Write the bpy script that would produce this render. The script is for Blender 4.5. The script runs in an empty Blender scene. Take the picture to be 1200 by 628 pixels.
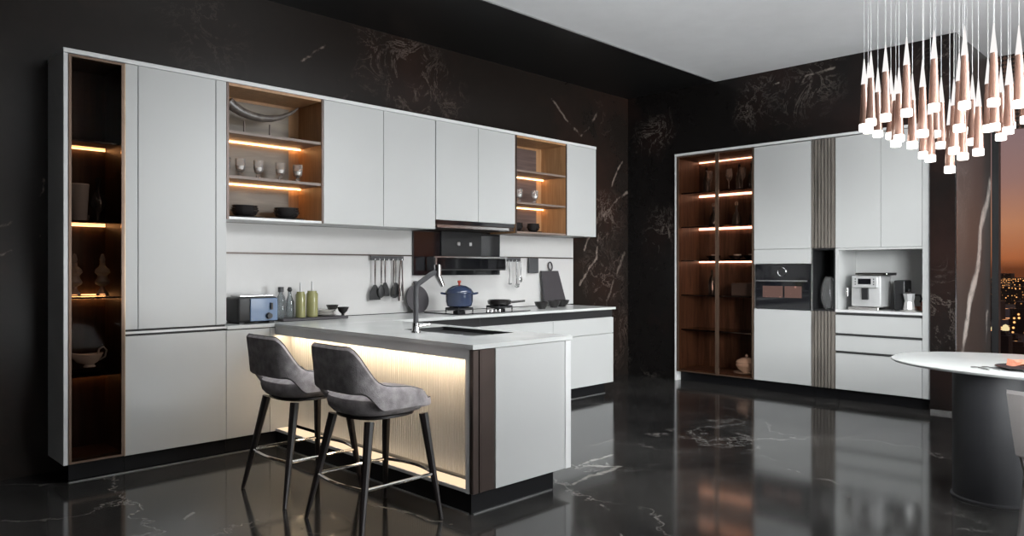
import bpy, bmesh, math, random
from mathutils import Vector, Matrix
random.seed(7)
PI = math.pi
COL = bpy.context.scene.collection
ORG = {}

# ------------------------------------------------------------------ materials
MATS = {}
def nmat(name):
    m = bpy.data.materials.new(name); m.use_nodes = True
    nt = m.node_tree; nt.nodes.clear()
    out = nt.nodes.new('ShaderNodeOutputMaterial')
    MATS[name] = m
    return m, nt, out
def N(nt, t, **kw):
    n = nt.nodes.new(t)
    for k, v in kw.items():
        if k in n.inputs: n.inputs[k].default_value = v
        else: setattr(n, k, v)
    return n
def ramp(nt, stops, src=None, interp='LINEAR'):
    r = nt.nodes.new('ShaderNodeValToRGB'); cr = r.color_ramp; cr.interpolation = interp
    while len(cr.elements) < len(stops): cr.elements.new(.5)
    for e, (p, c) in zip(cr.elements, stops):
        e.position = p; e.color = (c, c, c, 1) if isinstance(c, (int, float)) else (*c, 1)
    if src is not None: nt.links.new(src, r.inputs[0])
    return r
def coords(nt, scale=(1, 1, 1), rot=(0, 0, 0)):
    tc = nt.nodes.new('ShaderNodeTexCoord'); mp = nt.nodes.new('ShaderNodeMapping')
    mp.inputs['Scale'].default_value = scale; mp.inputs['Rotation'].default_value = rot
    nt.links.new(tc.outputs['Object'], mp.inputs[0])
    return mp.outputs[0]
def plain(name, c, rough=.5, metal=0, var=.06, nscale=6, bump=0, bscale=60, coat=0, stretch=(1, 1, 1), spec=.5):
    m, nt, out = nmat(name)
    p = N(nt, 'ShaderNodeBsdfPrincipled', Roughness=rough, Metallic=metal)
    p.inputs['Specular IOR Level'].default_value = spec
    p.inputs['Coat Weight'].default_value = coat
    co = coords(nt, stretch)
    n = N(nt, 'ShaderNodeTexNoise', Scale=nscale, Detail=4.0); nt.links.new(co, n.inputs['Vector'])
    lo = tuple(x * (1 - var) for x in c); hi = tuple(min(1, x * (1 + var)) for x in c)
    r = ramp(nt, [(.3, lo), (.7, hi)], n.outputs['Fac'])
    nt.links.new(r.outputs[0], p.inputs['Base Color'])
    if bump:
        b = N(nt, 'ShaderNodeTexNoise', Scale=bscale, Detail=3.0); nt.links.new(co, b.inputs['Vector'])
        bn = N(nt, 'ShaderNodeBump', Strength=bump, Distance=.01)
        nt.links.new(b.outputs['Fac'], bn.inputs['Height']); nt.links.new(bn.outputs[0], p.inputs['Normal'])
    nt.links.new(p.outputs[0], out.inputs[0])
    return m
def emis(name, c, s):
    m, nt, out = nmat(name)
    e = N(nt, 'ShaderNodeEmission', Strength=s); e.inputs[0].default_value = (*c, 1)
    nt.links.new(e.outputs[0], out.inputs[0]); return m
def thinglass(name, tint, gloss=.12, rough=.02, haze=0):
    m, nt, out = nmat(name)
    t = N(nt, 'ShaderNodeBsdfTransparent'); t.inputs[0].default_value = (*tint, 1)
    g = N(nt, 'ShaderNodeBsdfGlossy', Roughness=rough)
    lw = N(nt, 'ShaderNodeLayerWeight', Blend=gloss)
    mx = nt.nodes.new('ShaderNodeMixShader')
    nt.links.new(lw.outputs['Fresnel'], mx.inputs[0])
    nt.links.new(t.outputs[0], mx.inputs[1]); nt.links.new(g.outputs[0], mx.inputs[2])
    res = mx.outputs[0]
    if haze:
        df = N(nt, 'ShaderNodeBsdfDiffuse'); df.inputs[0].default_value = (.9, .9, .9, 1)
        tl = N(nt, 'ShaderNodeBsdfTranslucent'); tl.inputs[0].default_value = (.9, .9, .9, 1)
        ad = nt.nodes.new('ShaderNodeMixShader'); nt.links.new(df.outputs[0], ad.inputs[1]); nt.links.new(tl.outputs[0], ad.inputs[2])
        m3 = nt.nodes.new('ShaderNodeMixShader'); m3.inputs[0].default_value = haze
        nt.links.new(res, m3.inputs[1]); nt.links.new(ad.outputs[0], m3.inputs[2]); res = m3.outputs[0]
    nt.links.new(res, out.inputs[0]); return m
def wood(name, dark, light, axis='z', scale=9, rough=.45):
    m, nt, out = nmat(name)
    p = N(nt, 'ShaderNodeBsdfPrincipled', Roughness=rough)
    st = {'z': (scale, scale, .7), 'x': (.7, scale, scale), 'y': (scale, .7, scale)}[axis]
    co = coords(nt, st)
    n = N(nt, 'ShaderNodeTexNoise', Scale=2.2, Detail=6.0, Distortion=1.2); nt.links.new(co, n.inputs['Vector'])
    r = ramp(nt, [(.3, dark), (.62, light)], n.outputs['Fac'])
    nt.links.new(r.outputs[0], p.inputs['Base Color']); nt.links.new(p.outputs[0], out.inputs[0]); return m
def marble(name, base, rust, vein, scale=.55, vw=.012, rough=.12, cover=.54, seed=0, rustcover=.58, spec=.5, veins=(), clusters=(), vamp=.5, random_veins=1.0, bump=0, namp=.26, grain=.2, camp=.9, cspec=.5):
    m, nt, out = nmat(name); L = nt.links.new
    p = N(nt, 'ShaderNodeBsdfPrincipled', Roughness=rough)
    p.inputs['Specular IOR Level'].default_value = spec
    tc = nt.nodes.new('ShaderNodeTexCoord'); raw = tc.outputs['Object']
    def math_(op, a, b=None, clamp=False):
        n = nt.nodes.new('ShaderNodeMath'); n.operation = op; n.use_clamp = clamp
        for i, v in enumerate((a, b)):
            if v is None: continue
            if isinstance(v, (int, float)): n.inputs[i].default_value = v
            else: L(v, n.inputs[i])
        return n.outputs[0]
    def vec(op, a, b=None, sc=None):
        n = nt.nodes.new('ShaderNodeVectorMath'); n.operation = op
        for i, v in enumerate((a, b)):
            if v is None: continue
            if isinstance(v, (tuple, list, Vector)): n.inputs[i].default_value = tuple(v)
            else: L(v, n.inputs[i])
        if sc is not None:
            if isinstance(sc, (int, float)): n.inputs['Scale'].default_value = sc
            else: L(sc, n.inputs['Scale'])
        return n
    mp = nt.nodes.new('ShaderNodeMapping'); mp.inputs['Location'].default_value = (seed, seed * 1.7, seed * .6)
    L(raw, mp.inputs[0]); co = mp.outputs[0]
    nz = N(nt, 'ShaderNodeTexNoise', Scale=1.6, Detail=7.0, Roughness=.65); L(co, nz.inputs['Vector'])
    off = vec('SUBTRACT', nz.outputs['Color'], (.5, .5, .5)).outputs[0]
    big = vec('ADD', co, vec('SCALE', off, sc=1.1).outputs[0]).outputs[0]
    vo = N(nt, 'ShaderNodeTexVoronoi', feature='DISTANCE_TO_EDGE', Scale=scale); L(big, vo.inputs['Vector'])
    line = ramp(nt, [(0, 1), (vw * .35, .7), (vw, 0)], vo.outputs['Distance'])
    mk = N(nt, 'ShaderNodeTexNoise', Scale=.9, Detail=5.0, Roughness=.6); L(co, mk.inputs['Vector'])
    mask = ramp(nt, [(cover, 0), (cover + .12, random_veins)], mk.outputs['Fac'])
    fac = math_('MULTIPLY', line.outputs[0], mask.outputs[0])
    # scratchy fine veining
    n2 = N(nt, 'ShaderNodeTexNoise', Scale=2.6, Detail=9.0, Roughness=.7, Distortion=1.2); L(co, n2.inputs['Vector'])
    rid = math_('ABSOLUTE', math_('SUBTRACT', n2.outputs['Fac'], .52))
    fine = ramp(nt, [(0, .9), (.006, .4), (.018, 0)], rid)
    n3 = N(nt, 'ShaderNodeTexNoise', Scale=7.0, Detail=9.0, Roughness=.75, Distortion=.7); L(co, n3.inputs['Vector'])
    blot = ramp(nt, [(.58, 0), (.72, 1)], n3.outputs['Fac'])
    tex = math_('MAXIMUM', fine.outputs[0], blot.outputs[0])
    brk = ramp(nt, [(.36, .35), (.55, 1)], n3.outputs['Fac'])
    small = vec('ADD', raw, vec('SCALE', off, sc=namp).outputs[0]).outputs[0]
    for p0, p1, w, k in veins:
        p0 = Vector(p0); p1 = Vector(p1); ln = (p1 - p0).length; dr = (p1 - p0) / ln
        r_ = vec('SUBTRACT', small, p0).outputs[0]
        t = math_('MINIMUM', math_('MAXIMUM', vec('DOT_PRODUCT', r_, dr).outputs['Value'], 0.0), ln)
        d = vec('LENGTH', vec('SUBTRACT', r_, vec('SCALE', tuple(dr), sc=t).outputs[0]).outputs[0]).outputs['Value']
        g = ramp(nt, [(0, k), (w * .4, k * .7), (w * .8, 0)], d)
        fac = math_('MAXIMUM', fac, math_('MULTIPLY', g.outputs[0], brk.outputs[0]))
    rustm = None
    wide = vec('ADD', raw, vec('SCALE', off, sc=camp).outputs[0]).outputs[0]
    for c, rad, k in clusters:
        d = vec('LENGTH', vec('SUBTRACT', wide, c).outputs[0]).outputs['Value']
        g = ramp(nt, [(0, k), (.3, k * .7), (1, 0)], math_('DIVIDE', d, rad))
        fac = math_('MAXIMUM', fac, math_('MULTIPLY', g.outputs[0], tex))
        rustm = g.outputs[0] if rustm is None else math_('MAXIMUM', rustm, g.outputs[0])
    n5 = N(nt, 'ShaderNodeTexNoise', Scale=.7, Detail=6.0); L(big, n5.inputs['Vector'])
    rf = ramp(nt, [(rustcover - .08, 0), (rustcover + .12, 1)], n5.outputs['Fac']).outputs[0]
    if rustm is not None: rf = math_('MAXIMUM', rf, rustm)
    rc = ramp(nt, [(0, base), (1, rust)], rf)
    grain = ramp(nt, [(.3, 1 - grain), (.7, 1.0)], n3.outputs['Fac'])
    mg = N(nt, 'ShaderNodeMixRGB', blend_type='MULTIPLY'); mg.inputs[0].default_value = 1; L(rc.outputs[0], mg.inputs[1]); L(grain.outputs[0], mg.inputs[2])
    mix = N(nt, 'ShaderNodeMixRGB'); L(fac, mix.inputs[0]); L(mg.outputs[0], mix.inputs[1]); mix.inputs[2].default_value = (*vein, 1)
    L(mix.outputs[0], p.inputs['Base Color'])
    if bump:
        bn = N(nt, 'ShaderNodeBump', Strength=bump, Distance=.02); L(n2.outputs['Fac'], bn.inputs['Height']); L(bn.outputs[0], p.inputs['Normal'])
    L(p.outputs[0], out.inputs[0]); return m

M = MATS
def seg(pts, w, k): return [(pts[i], pts[i + 1], w, k) for i in range(len(pts) - 1)]
LV = (seg([(7.42, 5.41, 3.05), (7.42, 5.41, 2.88), (7.37, 5.41, 2.67), (7.08, 5.41, 2.28), (6.87, 5.41, 2.01), (6.83, 5.41, 1.45), (6.5, 5.41, 1.1)], .024, .9)
      + seg([(7.43, 5.41, 2.25), (7.13, 5.41, 2.07), (6.83, 5.41, 1.83), (6.6, 5.41, 1.5)], .026, .8)
      + seg([(6.0, 5.41, 3.17), (6.15, 5.41, 3.06), (6.52, 5.41, 2.82), (6.79, 5.41, 3.05), (6.91, 5.41, 3.26)], .02, .6)
      + seg([(.90, 5.41, 1.54), (1.07, 5.41, 1.60), (1.14, 5.41, 1.69), (1.18, 5.41, 1.79), (1.18, 5.41, 1.9)], .012, .7)
      + seg([(.90, 5.41, 1.35), (1.17, 5.41, 1.49)], .010, .4) + seg([(3.0, 5.41, 2.99), (3.21, 5.41, 3.13)], .016, .7)
      + seg([(7.35, 5.41, 1.5), (7.0, 5.41, .9), (6.95, 5.41, .3)], .03, .5))
LC = [((4.16, 5.41, 3.05), .42, .75), ((3.66, 5.41, 3.08), .28, .5), ((4.45, 5.41, 2.9), .3, .3), ((6.95, 5.41, 1.9), .45, .75), ((6.95, 5.41, 1.1), .5, .7), ((7.2, 5.41, .55), .4, .5), ((2.2, 5.41, 3.11), .45, .16)]
marble('black_marble', (.0165, .0125, .0105), (.032, .017, .013), (.30, .235, .20), scale=.62, vw=.008, rough=.26, spec=.22, cover=.6, seed=3.1, veins=LV, clusters=LC, random_veins=.4)
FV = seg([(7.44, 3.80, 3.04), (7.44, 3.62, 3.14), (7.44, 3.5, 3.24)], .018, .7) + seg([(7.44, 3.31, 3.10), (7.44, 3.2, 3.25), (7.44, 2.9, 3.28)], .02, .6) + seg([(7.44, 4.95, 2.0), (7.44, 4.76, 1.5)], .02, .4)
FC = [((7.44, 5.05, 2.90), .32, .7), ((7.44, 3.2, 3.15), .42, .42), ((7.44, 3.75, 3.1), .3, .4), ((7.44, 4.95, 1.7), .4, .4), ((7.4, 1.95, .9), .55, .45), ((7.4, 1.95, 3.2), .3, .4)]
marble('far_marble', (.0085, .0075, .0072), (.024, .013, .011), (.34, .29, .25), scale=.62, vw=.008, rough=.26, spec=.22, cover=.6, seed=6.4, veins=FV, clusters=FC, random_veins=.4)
PV = (seg([(8.60, 1.82, 2.15), (8.50, 1.82, 1.95), (8.28, 1.82, 1.67), (8.15, 1.82, 1.34), (7.96, 1.82, 1.14), (7.75, 1.82, .83), (7.61, 1.82, .56), (7.52, 1.82, .03)], .10, 1.3) + seg([(8.53, 1.82, .85), (8.46, 1.82, .6), (8.41, 1.82, .3)], .04, .9))
marble('pillar_marble', (.075, .066, .062), (.055, .047, .043), (.72, .64, .58), scale=.9, vw=.01, rough=.3, cover=.62, seed=5.2, rustcover=.6, veins=PV, clusters=[((7.6, 1.82, 2.0), .5, .2)], random_veins=.4, namp=.3)
FLV = (seg([(3.4, 2.87, 0), (3.92, 2.9, 0), (3.75, 3.1, 0), (4.1, 3.15, 0)], .03, .8) + seg([(4.12, 3.44, 0), (4.5, 3.4, 0)], .02, .5)
       + seg([(5.44, 3.12, 0), (5.33, 2.7, 0)], .025, .7) + seg([(1.14, 3.87, 0), (1.4, 3.78, 0), (1.6, 3.97, 0)], .02, .6) + seg([(3.2, 2.5, 0), (2.86, 2.1, 0)], .02, .5)
       + seg([(4.7, 2.45, 0), (4.6, 1.8, 0), (4.0, 1.4, 0)], .02, .5) + seg([(2.3, 3.5, 0), (2.42, 2.85, 0)], .02, .5) + seg([(5.1, 2.45, 0), (6.5, 2.0, 0)], .02, .4))
marble('floor_stone', (.014, .0135, .0135), (.045, .043, .041), (.30, .28, .26), scale=.7, vw=.007, rough=.10, cover=.42, seed=1.3, rustcover=.47, spec=.42, random_veins=.6, veins=FLV, grain=.45, namp=.3)
marble('light_stone', (.60, .59, .58), (.57, .56, .55), (.50, .49, .48), scale=.8, vw=.008, rough=.3, cover=.55, seed=9.4, grain=.03, random_veins=.5)
plain('lacquer', (.47, .475, .47), .36, var=.015, nscale=2)
plain('lacquer_fluted', (.68, .675, .66), .45, var=.015)
plain('lacquer_edge', (.66, .66, .66), .3, var=.015)
plain('ceiling_paint', (.78, .78, .79), .8, var=.02)
plain('dark_ceiling', (.012, .012, .012), .35)
plain('shadow_gap', (.03, .03, .03), .6)
plain('plinth_black', (.006, .006, .007), .5, spec=.2)
plain('trim_steel', (.25, .25, .25), .4, .7)
plain('bronze', (.13, .085, .06), .35, .6, var=.1)
plain('dark_bronze', (.075, .055, .048), .35, .6, var=.1)
plain('gold_edge', (.40, .30, .2), .3, .8)
plain('steel', (.62, .62, .62), .22, 1)
plain('satin_silver', (.55, .55, .55), .42, .35)
plain('chrome', (.8, .78, .75), .1, 1)
plain('black_glass', (.008, .008, .01), .06, spec=.7)
plain('black_matte', (.015, .015, .016), .45)
plain('black_ceramic', (.02, .018, .018), .2)
plain('iron', (.02, .02, .022), .6, bump=.2)
plain('white_ceramic', (.8, .78, .75), .15, coat=.4)
plain('table_stone', (.58, .59, .58), .2, var=.06, nscale=3)
plain('fabric_grey', (.33, .305, .31), .95, var=.3, nscale=22, bump=.35, bscale=240)
plain('piping', (.03, .028, .03), .7)
plain('leg_dark', (.014, .010, .010), .4, 0)
plain('leather_grey', (.24, .22, .215), .5, var=.08, bump=.12, bscale=90)
plain('leather_leg', (.16, .145, .14), .5, var=.08)
plain('drum_grey', (.07, .07, .075), .45, 0, var=.1)
plain('drum_black', (.02, .02, .022), .5, 0, spec=.25, var=.1)
plain('navy_enamel', (.035, .05, .1), .18, coat=.5)
plain('blue_grey_enamel', (.10, .16, .27), .25, coat=.3)
plain('red_knob', (.5, .06, .03), .3)
plain('board_dark', (.05, .045, .05), .5)
plain('terracotta', (.34, .12, .07), .5, var=.3, nscale=40)
plain('olive_oil', (.28, .27, .12), .15)
plain('copper_rose', (.25, .14, .105), .25, .45, coat=.6, var=.12, nscale=4, stretch=(60, 60, .5))
plain('canopy_white', (.7, .7, .7), .3)
plain('horn', (.10, .085, .075), .3, var=.7, nscale=14)
plain('wire', (.6, .6, .6), .3, .8)
wood('walnut', (.055, .034, .025), (.15, .09, .062))
wood('walnut_dark', (.022, .013, .009), (.075, .042, .026))
wood('walnut_edge', (.16, .12, .10), (.22, .16, .13), 'x')
wood('oak_grey', (.105, .078, .052), (.18, .138, .095), 'x', 5)
wood('warm_panel', (.30, .16, .07), (.42, .23, .11))
wood('fluted_dark', (.10, .088, .078), (.17, .15, .13))
wood('brown_shelf_panel', (.07, .045, .04), (.12, .08, .07), 'x')
emis('led_warm', (1, .52, .21), 15)
emis('ledge_glow', (1, .74, .48), 1.15)
emis('led_top', (1, .76, .50), 42)
emis('led_peach', (1, .62, .45), 12)
emis('led_soft', (1, .80, .6), 5)
emis('led_white', (1, .95, .88), 4)
emis('diffuser', (1, .93, .86), 4)
emis('tip_glow', (1, .96, .94), 1.0)
emis('panel_glow', (1, .97, .94), 4)
thinglass('smoked_glass', (.80, .70, .64), .06)
thinglass('dark_smoked_glass', (.62, .56, .52), .06)
thinglass('clear_glass', (.97, .97, .97), .25, haze=.13)
thinglass('thick_glass', (.72, .77, .8), .4, haze=.12)
thinglass('crystal', (.9, .9, .9), .4, haze=.32)
thinglass('misty_glass', (.7, .78, .84), .3, haze=.4)
thinglass('dark_bottle', (.10, .11, .13), .5, haze=.05)
thinglass('window_glass', (.9, .88, .88), .12)
# champagne mesh blind
def perforated():
    m, nt, out = nmat('mesh_fabric'); L = nt.links.new
    p = N(nt, 'ShaderNodeBsdfPrincipled', Roughness=.5, Metallic=.4)
    co = coords(nt, (34, 34, 34), (PI / 4, 0, 0))
    ch = nt.nodes.new('ShaderNodeTexChecker'); ch.inputs['Scale'].default_value = 1; L(co, ch.inputs[0])
    ch.inputs[1].default_value = (.16, .085, .06, 1); ch.inputs[2].default_value = (.02, .014, .012, 1)
    L(ch.outputs[0], p.inputs['Base Color']); L(p.outputs[0], out.inputs[0])
perforated()
def citymat(name, base, glow, strength, sx=.35, thresh=.62):
    m, nt, out = nmat(name); L = nt.links.new
    p = N(nt, 'ShaderNodeBsdfPrincipled', Roughness=.7); p.inputs['Base Color'].default_value = (*base, 1)
    co = coords(nt, (sx, sx, sx))
    v = N(nt, 'ShaderNodeTexVoronoi', Scale=1.0); L(co, v.inputs['Vector'])
    v.inputs['Randomness'].default_value = .4
    a = ramp(nt, [(.10, 1), (.3, 0)], v.outputs['Distance'])
    sp = nt.nodes.new('ShaderNodeSeparateColor'); L(v.outputs['Color'], sp.inputs[0])
    b = ramp(nt, [(thresh, 0), (thresh + .02, 1)], sp.outputs[0])
    mu = N(nt, 'ShaderNodeMath', operation='MULTIPLY'); L(a.outputs[0], mu.inputs[0]); L(b.outputs[0], mu.inputs[1])
    m3 = N(nt, 'ShaderNodeMath', operation='MULTIPLY'); L(mu.outputs[0], m3.inputs[0]); m3.inputs[1].default_value = strength
    p.inputs['Emission Color'].default_value = (*glow, 1); L(m3.outputs[0], p.inputs['Emission Strength'])
    L(p.outputs[0], out.inputs[0])
citymat('tower_amber', (.02, .012, .008), (1, .48, .16), 3.0, .22, .5)
citymat('tower_dark', (.008, .006, .006), (1, .7, .3), 1.5, .2, .9)
citymat('city_lights', (.02, .012, .008), (1, .45, .18), 4, .035, .55)
citymat('oven_glow', (.10, .05, .04), (1, .5, .35), .35, 18, .2)
emis('crown_yellow', (1, .85, .45), 1.1)
emis('crown_pink', (1, .5, .4), .8)

# ------------------------------------------------------------------ mesh helper
class MB:
    def __init__(s): s.bm = bmesh.new()
    def box(s, x0, x1, y0, y1, z0, z1, bev=0, seg=1):
        b = bmesh.new()
        r = bmesh.ops.create_cube(b, size=1)
        for v in b.verts:
            v.co = Vector(((x0 + x1) / 2 + v.co.x * (x1 - x0), (y0 + y1) / 2 + v.co.y * (y1 - y0), (z0 + z1) / 2 + v.co.z * (z1 - z0)))
        if bev: bmesh.ops.bevel(b, geom=list(b.edges), offset=bev, segments=seg, affect='EDGES', profile=.5)
        s._join(b); return s
    def _join(s, b, mtx=None):
        if mtx is not None: bmesh.ops.transform(b, matrix=mtx, verts=b.verts)
        bmesh.ops.recalc_face_normals(b, faces=b.faces)
        me = bpy.data.meshes.new('t'); b.to_mesh(me); b.free(); s.bm.from_mesh(me); bpy.data.meshes.remove(me)
    def rings(s, rings, cap=(True, True), closed=True):
        b = bmesh.new(); R = [[b.verts.new(p) for p in r] for r in rings]
        for a, c in zip(R, R[1:]):
            n = len(a)
            for i in range(n if closed else n - 1):
                j = (i + 1) % n
                try: b.faces.new((a[i], a[j], c[j], c[i]))
                except ValueError: pass
        if closed and cap[0]: b.faces.new(R[0][::-1])
        if closed and cap[1]: b.faces.new(R[-1])
        s._join(b); return s
    def lathe(s, prof, c=(0, 0, 0), seg=20, sx=1, sy=1, n=2, cap=(True, True)):
        rs = []
        for r, z in prof:
            r = max(r, 1e-4); ring = []
            for i in range(seg):
                a = 2 * PI * i / seg; ca, sa = math.cos(a), math.sin(a)
                k = 1 if n == 2 else (abs(ca) ** n + abs(sa) ** n) ** (-1 / n)
                ring.append((c[0] + r * k * ca * sx, c[1] + r * k * sa * sy, c[2] + z))
            rs.append(ring)
        return s.rings(rs, cap)
    def tube(s, pts, r, seg=8, cap=(True, True)):
        pts = [Vector(p) for p in pts]; rr = r if isinstance(r, (list, tuple)) else [r] * len(pts)
        rs = []; prev = None
        for i, p in enumerate(pts):
            t = (pts[min(i + 1, len(pts) - 1)] - pts[max(i - 1, 0)]).normalized()
            if prev is None:
                up = Vector((0, 0, 1)) if abs(t.z) < .9 else Vector((1, 0, 0))
                u = t.cross(up).normalized()
            else: u = (prev - t * prev.dot(t)).normalized()
            prev = u; v = t.cross(u)
            rs.append([p + (u * math.cos(2 * PI * k / seg + PI / seg) + v * math.sin(2 * PI * k / seg + PI / seg)) * rr[i] for k in range(seg)])
        return s.rings(rs, cap)
    def prism(s, poly, z0, z1, bev=0):
        b = bmesh.new()
        f = b.faces.new([b.verts.new((x, y, z0)) for x, y in poly])
        e = bmesh.ops.extrude_face_region(b, geom=[f])
        for v in e['geom']:
            if isinstance(v, bmesh.types.BMVert): v.co.z = z1
        if bev:
            bmesh.ops.recalc_face_normals(b, faces=b.faces)
            bmesh.ops.bevel(b, geom=list(b.edges), offset=bev, segments=2, affect='EDGES', profile=.5)
        s._join(b); return s
    def build(s, name, mat, parent=None, smooth=False, loc=None, sub=0, bevel=0):
        me = bpy.data.meshes.new(name)
        o = bpy.data.objects.new(name, me); COL.objects.link(o)
        if parent is not None:
            base = ORG[parent.name]; o.parent = parent; ORG[o.name] = base
        else:
            if loc is None:
                vs = [v.co for v in s.bm.verts]
                loc = Vector(((min(v.x for v in vs) + max(v.x for v in vs)) / 2, (min(v.y for v in vs) + max(v.y for v in vs)) / 2, min(v.z for v in vs)))
            base = Vector(loc); o.location = base; ORG[o.name] = base
        bmesh.ops.translate(s.bm, verts=s.bm.verts, vec=-base)
        s.bm.to_mesh(me); s.bm.free()
        me.materials.append(M[mat])
        if smooth:
            for p in me.polygons: p.use_smooth = True
            me.set_sharp_from_angle(angle=math.radians(38))
        if bevel:
            md = o.modifiers.new('b', 'BEVEL'); md.width = bevel; md.segments = 2; md.limit_method = 'ANGLE'
        if sub:
            md = o.modifiers.new('s', 'SUBSURF'); md.levels = sub; md.render_levels = sub
        return o
def box(*a, **k): return MB().box(*a, **k)
def tag(o, label, cat, group=None):
    o['label'] = label; o['category'] = cat
    if group: o['group'] = group
    return o
def struct(o): o['kind'] = 'structure'; return o
def thing(name, loc, label, cat, group=None):
    o = bpy.data.objects.new(name, None); COL.objects.link(o); o.location = loc; o.empty_display_size = .1
    ORG[o.name] = Vector(loc); return tag(o, label, cat, group)
def dup(root, loc, label=None, rz=None, group=None, scale=None):
    r = root.copy(); COL.objects.link(r); r.location = loc
    if rz is not None: r.rotation_euler = (0, 0, rz)
    if scale is not None: r.scale = (scale,) * 3 if not isinstance(scale, tuple) else scale
    if label: r['label'] = label
    if group: r['group'] = group
    for ch in list(root.children):
        c = ch.copy(); COL.objects.link(c); c.parent = r
        for g in list(ch.children):
            d = g.copy(); COL.objects.link(d); d.parent = c
    return r
def place_first(root, loc, rz=0):
    root.location = loc; root.rotation_euler = (0, 0, rz)

# ------------------------------------------------------------------ setting
YW = 5.41; XW = 7.44; CZ = 3.40
struct(box(-3.2, 9.0, -4.2, 5.7, -.1, 0).build('floor', 'floor_stone', loc=(0, 0, 0)))
struct(box(-3.1, XW, YW, YW + .15, 0, CZ).build('wall_left', 'black_marble', loc=(0, 0, 0)))
w = MB()
w.box(XW, 8.0, 4.735, YW + .15, 0, CZ)
w.box(XW, 8.0, 2.03, 4.735, 2.642, CZ)
w.box(7.92, 8.0, 2.03, 4.735, 0, 2.642)
struct(w.build('wall_back', 'far_marble', loc=(0, 0, 0)))
struct(box(7.402, 8.66, 1.82, 2.026, .03, CZ).build('wall_pillar', 'pillar_marble', loc=(0, 0, 0)))
struct(box(7.39, 7.401, 1.826, 2.026, .03, CZ - .001).build('trim_4', 'far_marble', loc=(0, 0, 0)))
struct(box(7.392, 8.66, 1.812, 2.026, 0, .028).build('baseboard_pillar', 'steel'))
struct(box(7.394, 7.404, 1.814, 1.824, .03, CZ - .005).build('trim_1', 'steel'))
struct(box(-3.1, 8.9, -4.1, 4.205, CZ, CZ + .1).build('ceiling', 'ceiling_paint', loc=(0, 0, 0)))
struct(box(-3.1, 7.9, 4.207, YW + .1, CZ, CZ + .1).build('trim_2', 'dark_ceiling', loc=(0, 0, 0)))
struct(box(-3.1, XW - .002, 4.195, 4.207, CZ - .012, CZ).build('trim_3', 'steel'))
struct(box(-3.25, -3.1, -4.2, YW, 0, CZ).build('wall_front', 'black_marble', loc=(0, 0, 0)))
struct(box(-3.1, 8.9, -4.25, -4.1, 0, CZ).build('wall_right', 'far_marble', loc=(0, 0, 0)))
# window wall beyond the pillar
WX = 8.66
w = MB()
w.box(WX, WX + .15, -4.1, 1.82, 2.96, CZ); w.box(WX, WX + .15, -4.1, 1.82, 0, .28)
struct(w.build('wall_window', 'black_marble', loc=(0, 0, 0)))
win = bpy.data.objects.new('window_1', None); COL.objects.link(win); win.location = (WX, 0, .28); ORG[win.name] = Vector((WX, 0, .28)); struct(win)
f = MB()
f.box(WX - .02, WX + .07, 1.75, 1.81, .28, 2.96)
for yy in (0.1, -1.6, -3.3): f.box(WX - .02, WX + .07, yy - .03, yy + .03, .28, 2.96)
f.box(WX - .02, WX + .07, -4.1, 1.75, .28, .34); f.box(WX - .02, WX + .07, -4.1, 1.75, 2.90, 2.96)
f.build('window_frame', 'black_matte', win)
box(WX + .03, WX + .04, -4.05, 1.76, .33, 2.91).build('window_glass', 'window_glass', win)
tag(box(8.52, 8.535, -3.9, 1.80, 2.66, CZ - .005).build('roller_blind', 'mesh_fabric'), 'bronze mesh roller blind pulled up at the top of the window', 'blind')

# ------------------------------------------------------------------ tall display cabinet (main wall)
FY = 5.04; BY = 5.40; ZB = .11; ZT = 2.607
def led(x0, x1, y, z, mat, parent, h=.008, dpt=.012): return box(x0, x1, y - dpt, y, z - h, z, ).build('light_strip', mat, parent)
dc = thing('display_cabinet', (1.39, 5.2, 0), 'tall narrow smoked glass display cabinet with bronze frame and lit shelves beside white tall cabinet', 'cabinet')
box(1.216, 1.241, FY, BY, ZB, ZT, bev=.002).build('side_panel', 'lacquer_edge', dc)
b = MB(); b.box(1.243, 1.262, FY + .012, BY, ZB, ZT); b.box(1.543, 1.56, FY + .012, BY, ZB, ZT)
b.box(1.262, 1.543, BY - .015, BY, ZB, ZT); b.box(1.262, 1.543, FY + .03, BY - .015, ZT - .02, ZT); b.box(1.262, 1.543, FY + .03, BY - .015, ZB, ZB + .03)
b.build('body', 'walnut_dark', dc)
for z, nm in ((2.10, 0), (1.60, 0), (1.125, 0), (.64, 0)):
    sh = box(1.264, 1.541, FY + .05, BY - .017, z - .012, z).build('shelf', 'black_glass', dc)
    led(1.268, 1.537, BY - .03, z - .014, 'led_warm', sh)
    led(1.268, 1.537, BY - .03, z + .008, 'led_warm', sh, h=.004) if z == 1.125 else None
dr = MB()
dr.box(1.243, 1.258, FY - .006, FY + .012, ZB + .004, ZT - .004); dr.box(1.538, 1.556, FY - .006, FY + .012, ZB + .004, ZT - .004)
dr.box(1.258, 1.538, FY - .006, FY + .012, ZB + .004, ZB + .016); dr.box(1.258, 1.538, FY - .006, FY + .012, ZT - .018, ZT - .004)
d = dr.build('door', 'bronze', dc)
box(1.259, 1.537, FY, FY + .004, ZB + .017, ZT - .019).build('glass', 'dark_smoked_glass', d)
box(1.248, 1.558, FY + .02, FY + .04, .012, ZB - .001).build('plinth', 'plinth_black', dc)
box(1.5565, 1.5605, FY - .004, FY + .01, ZB, ZT).build('edge_profile', 'gold_edge', dc)

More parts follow.
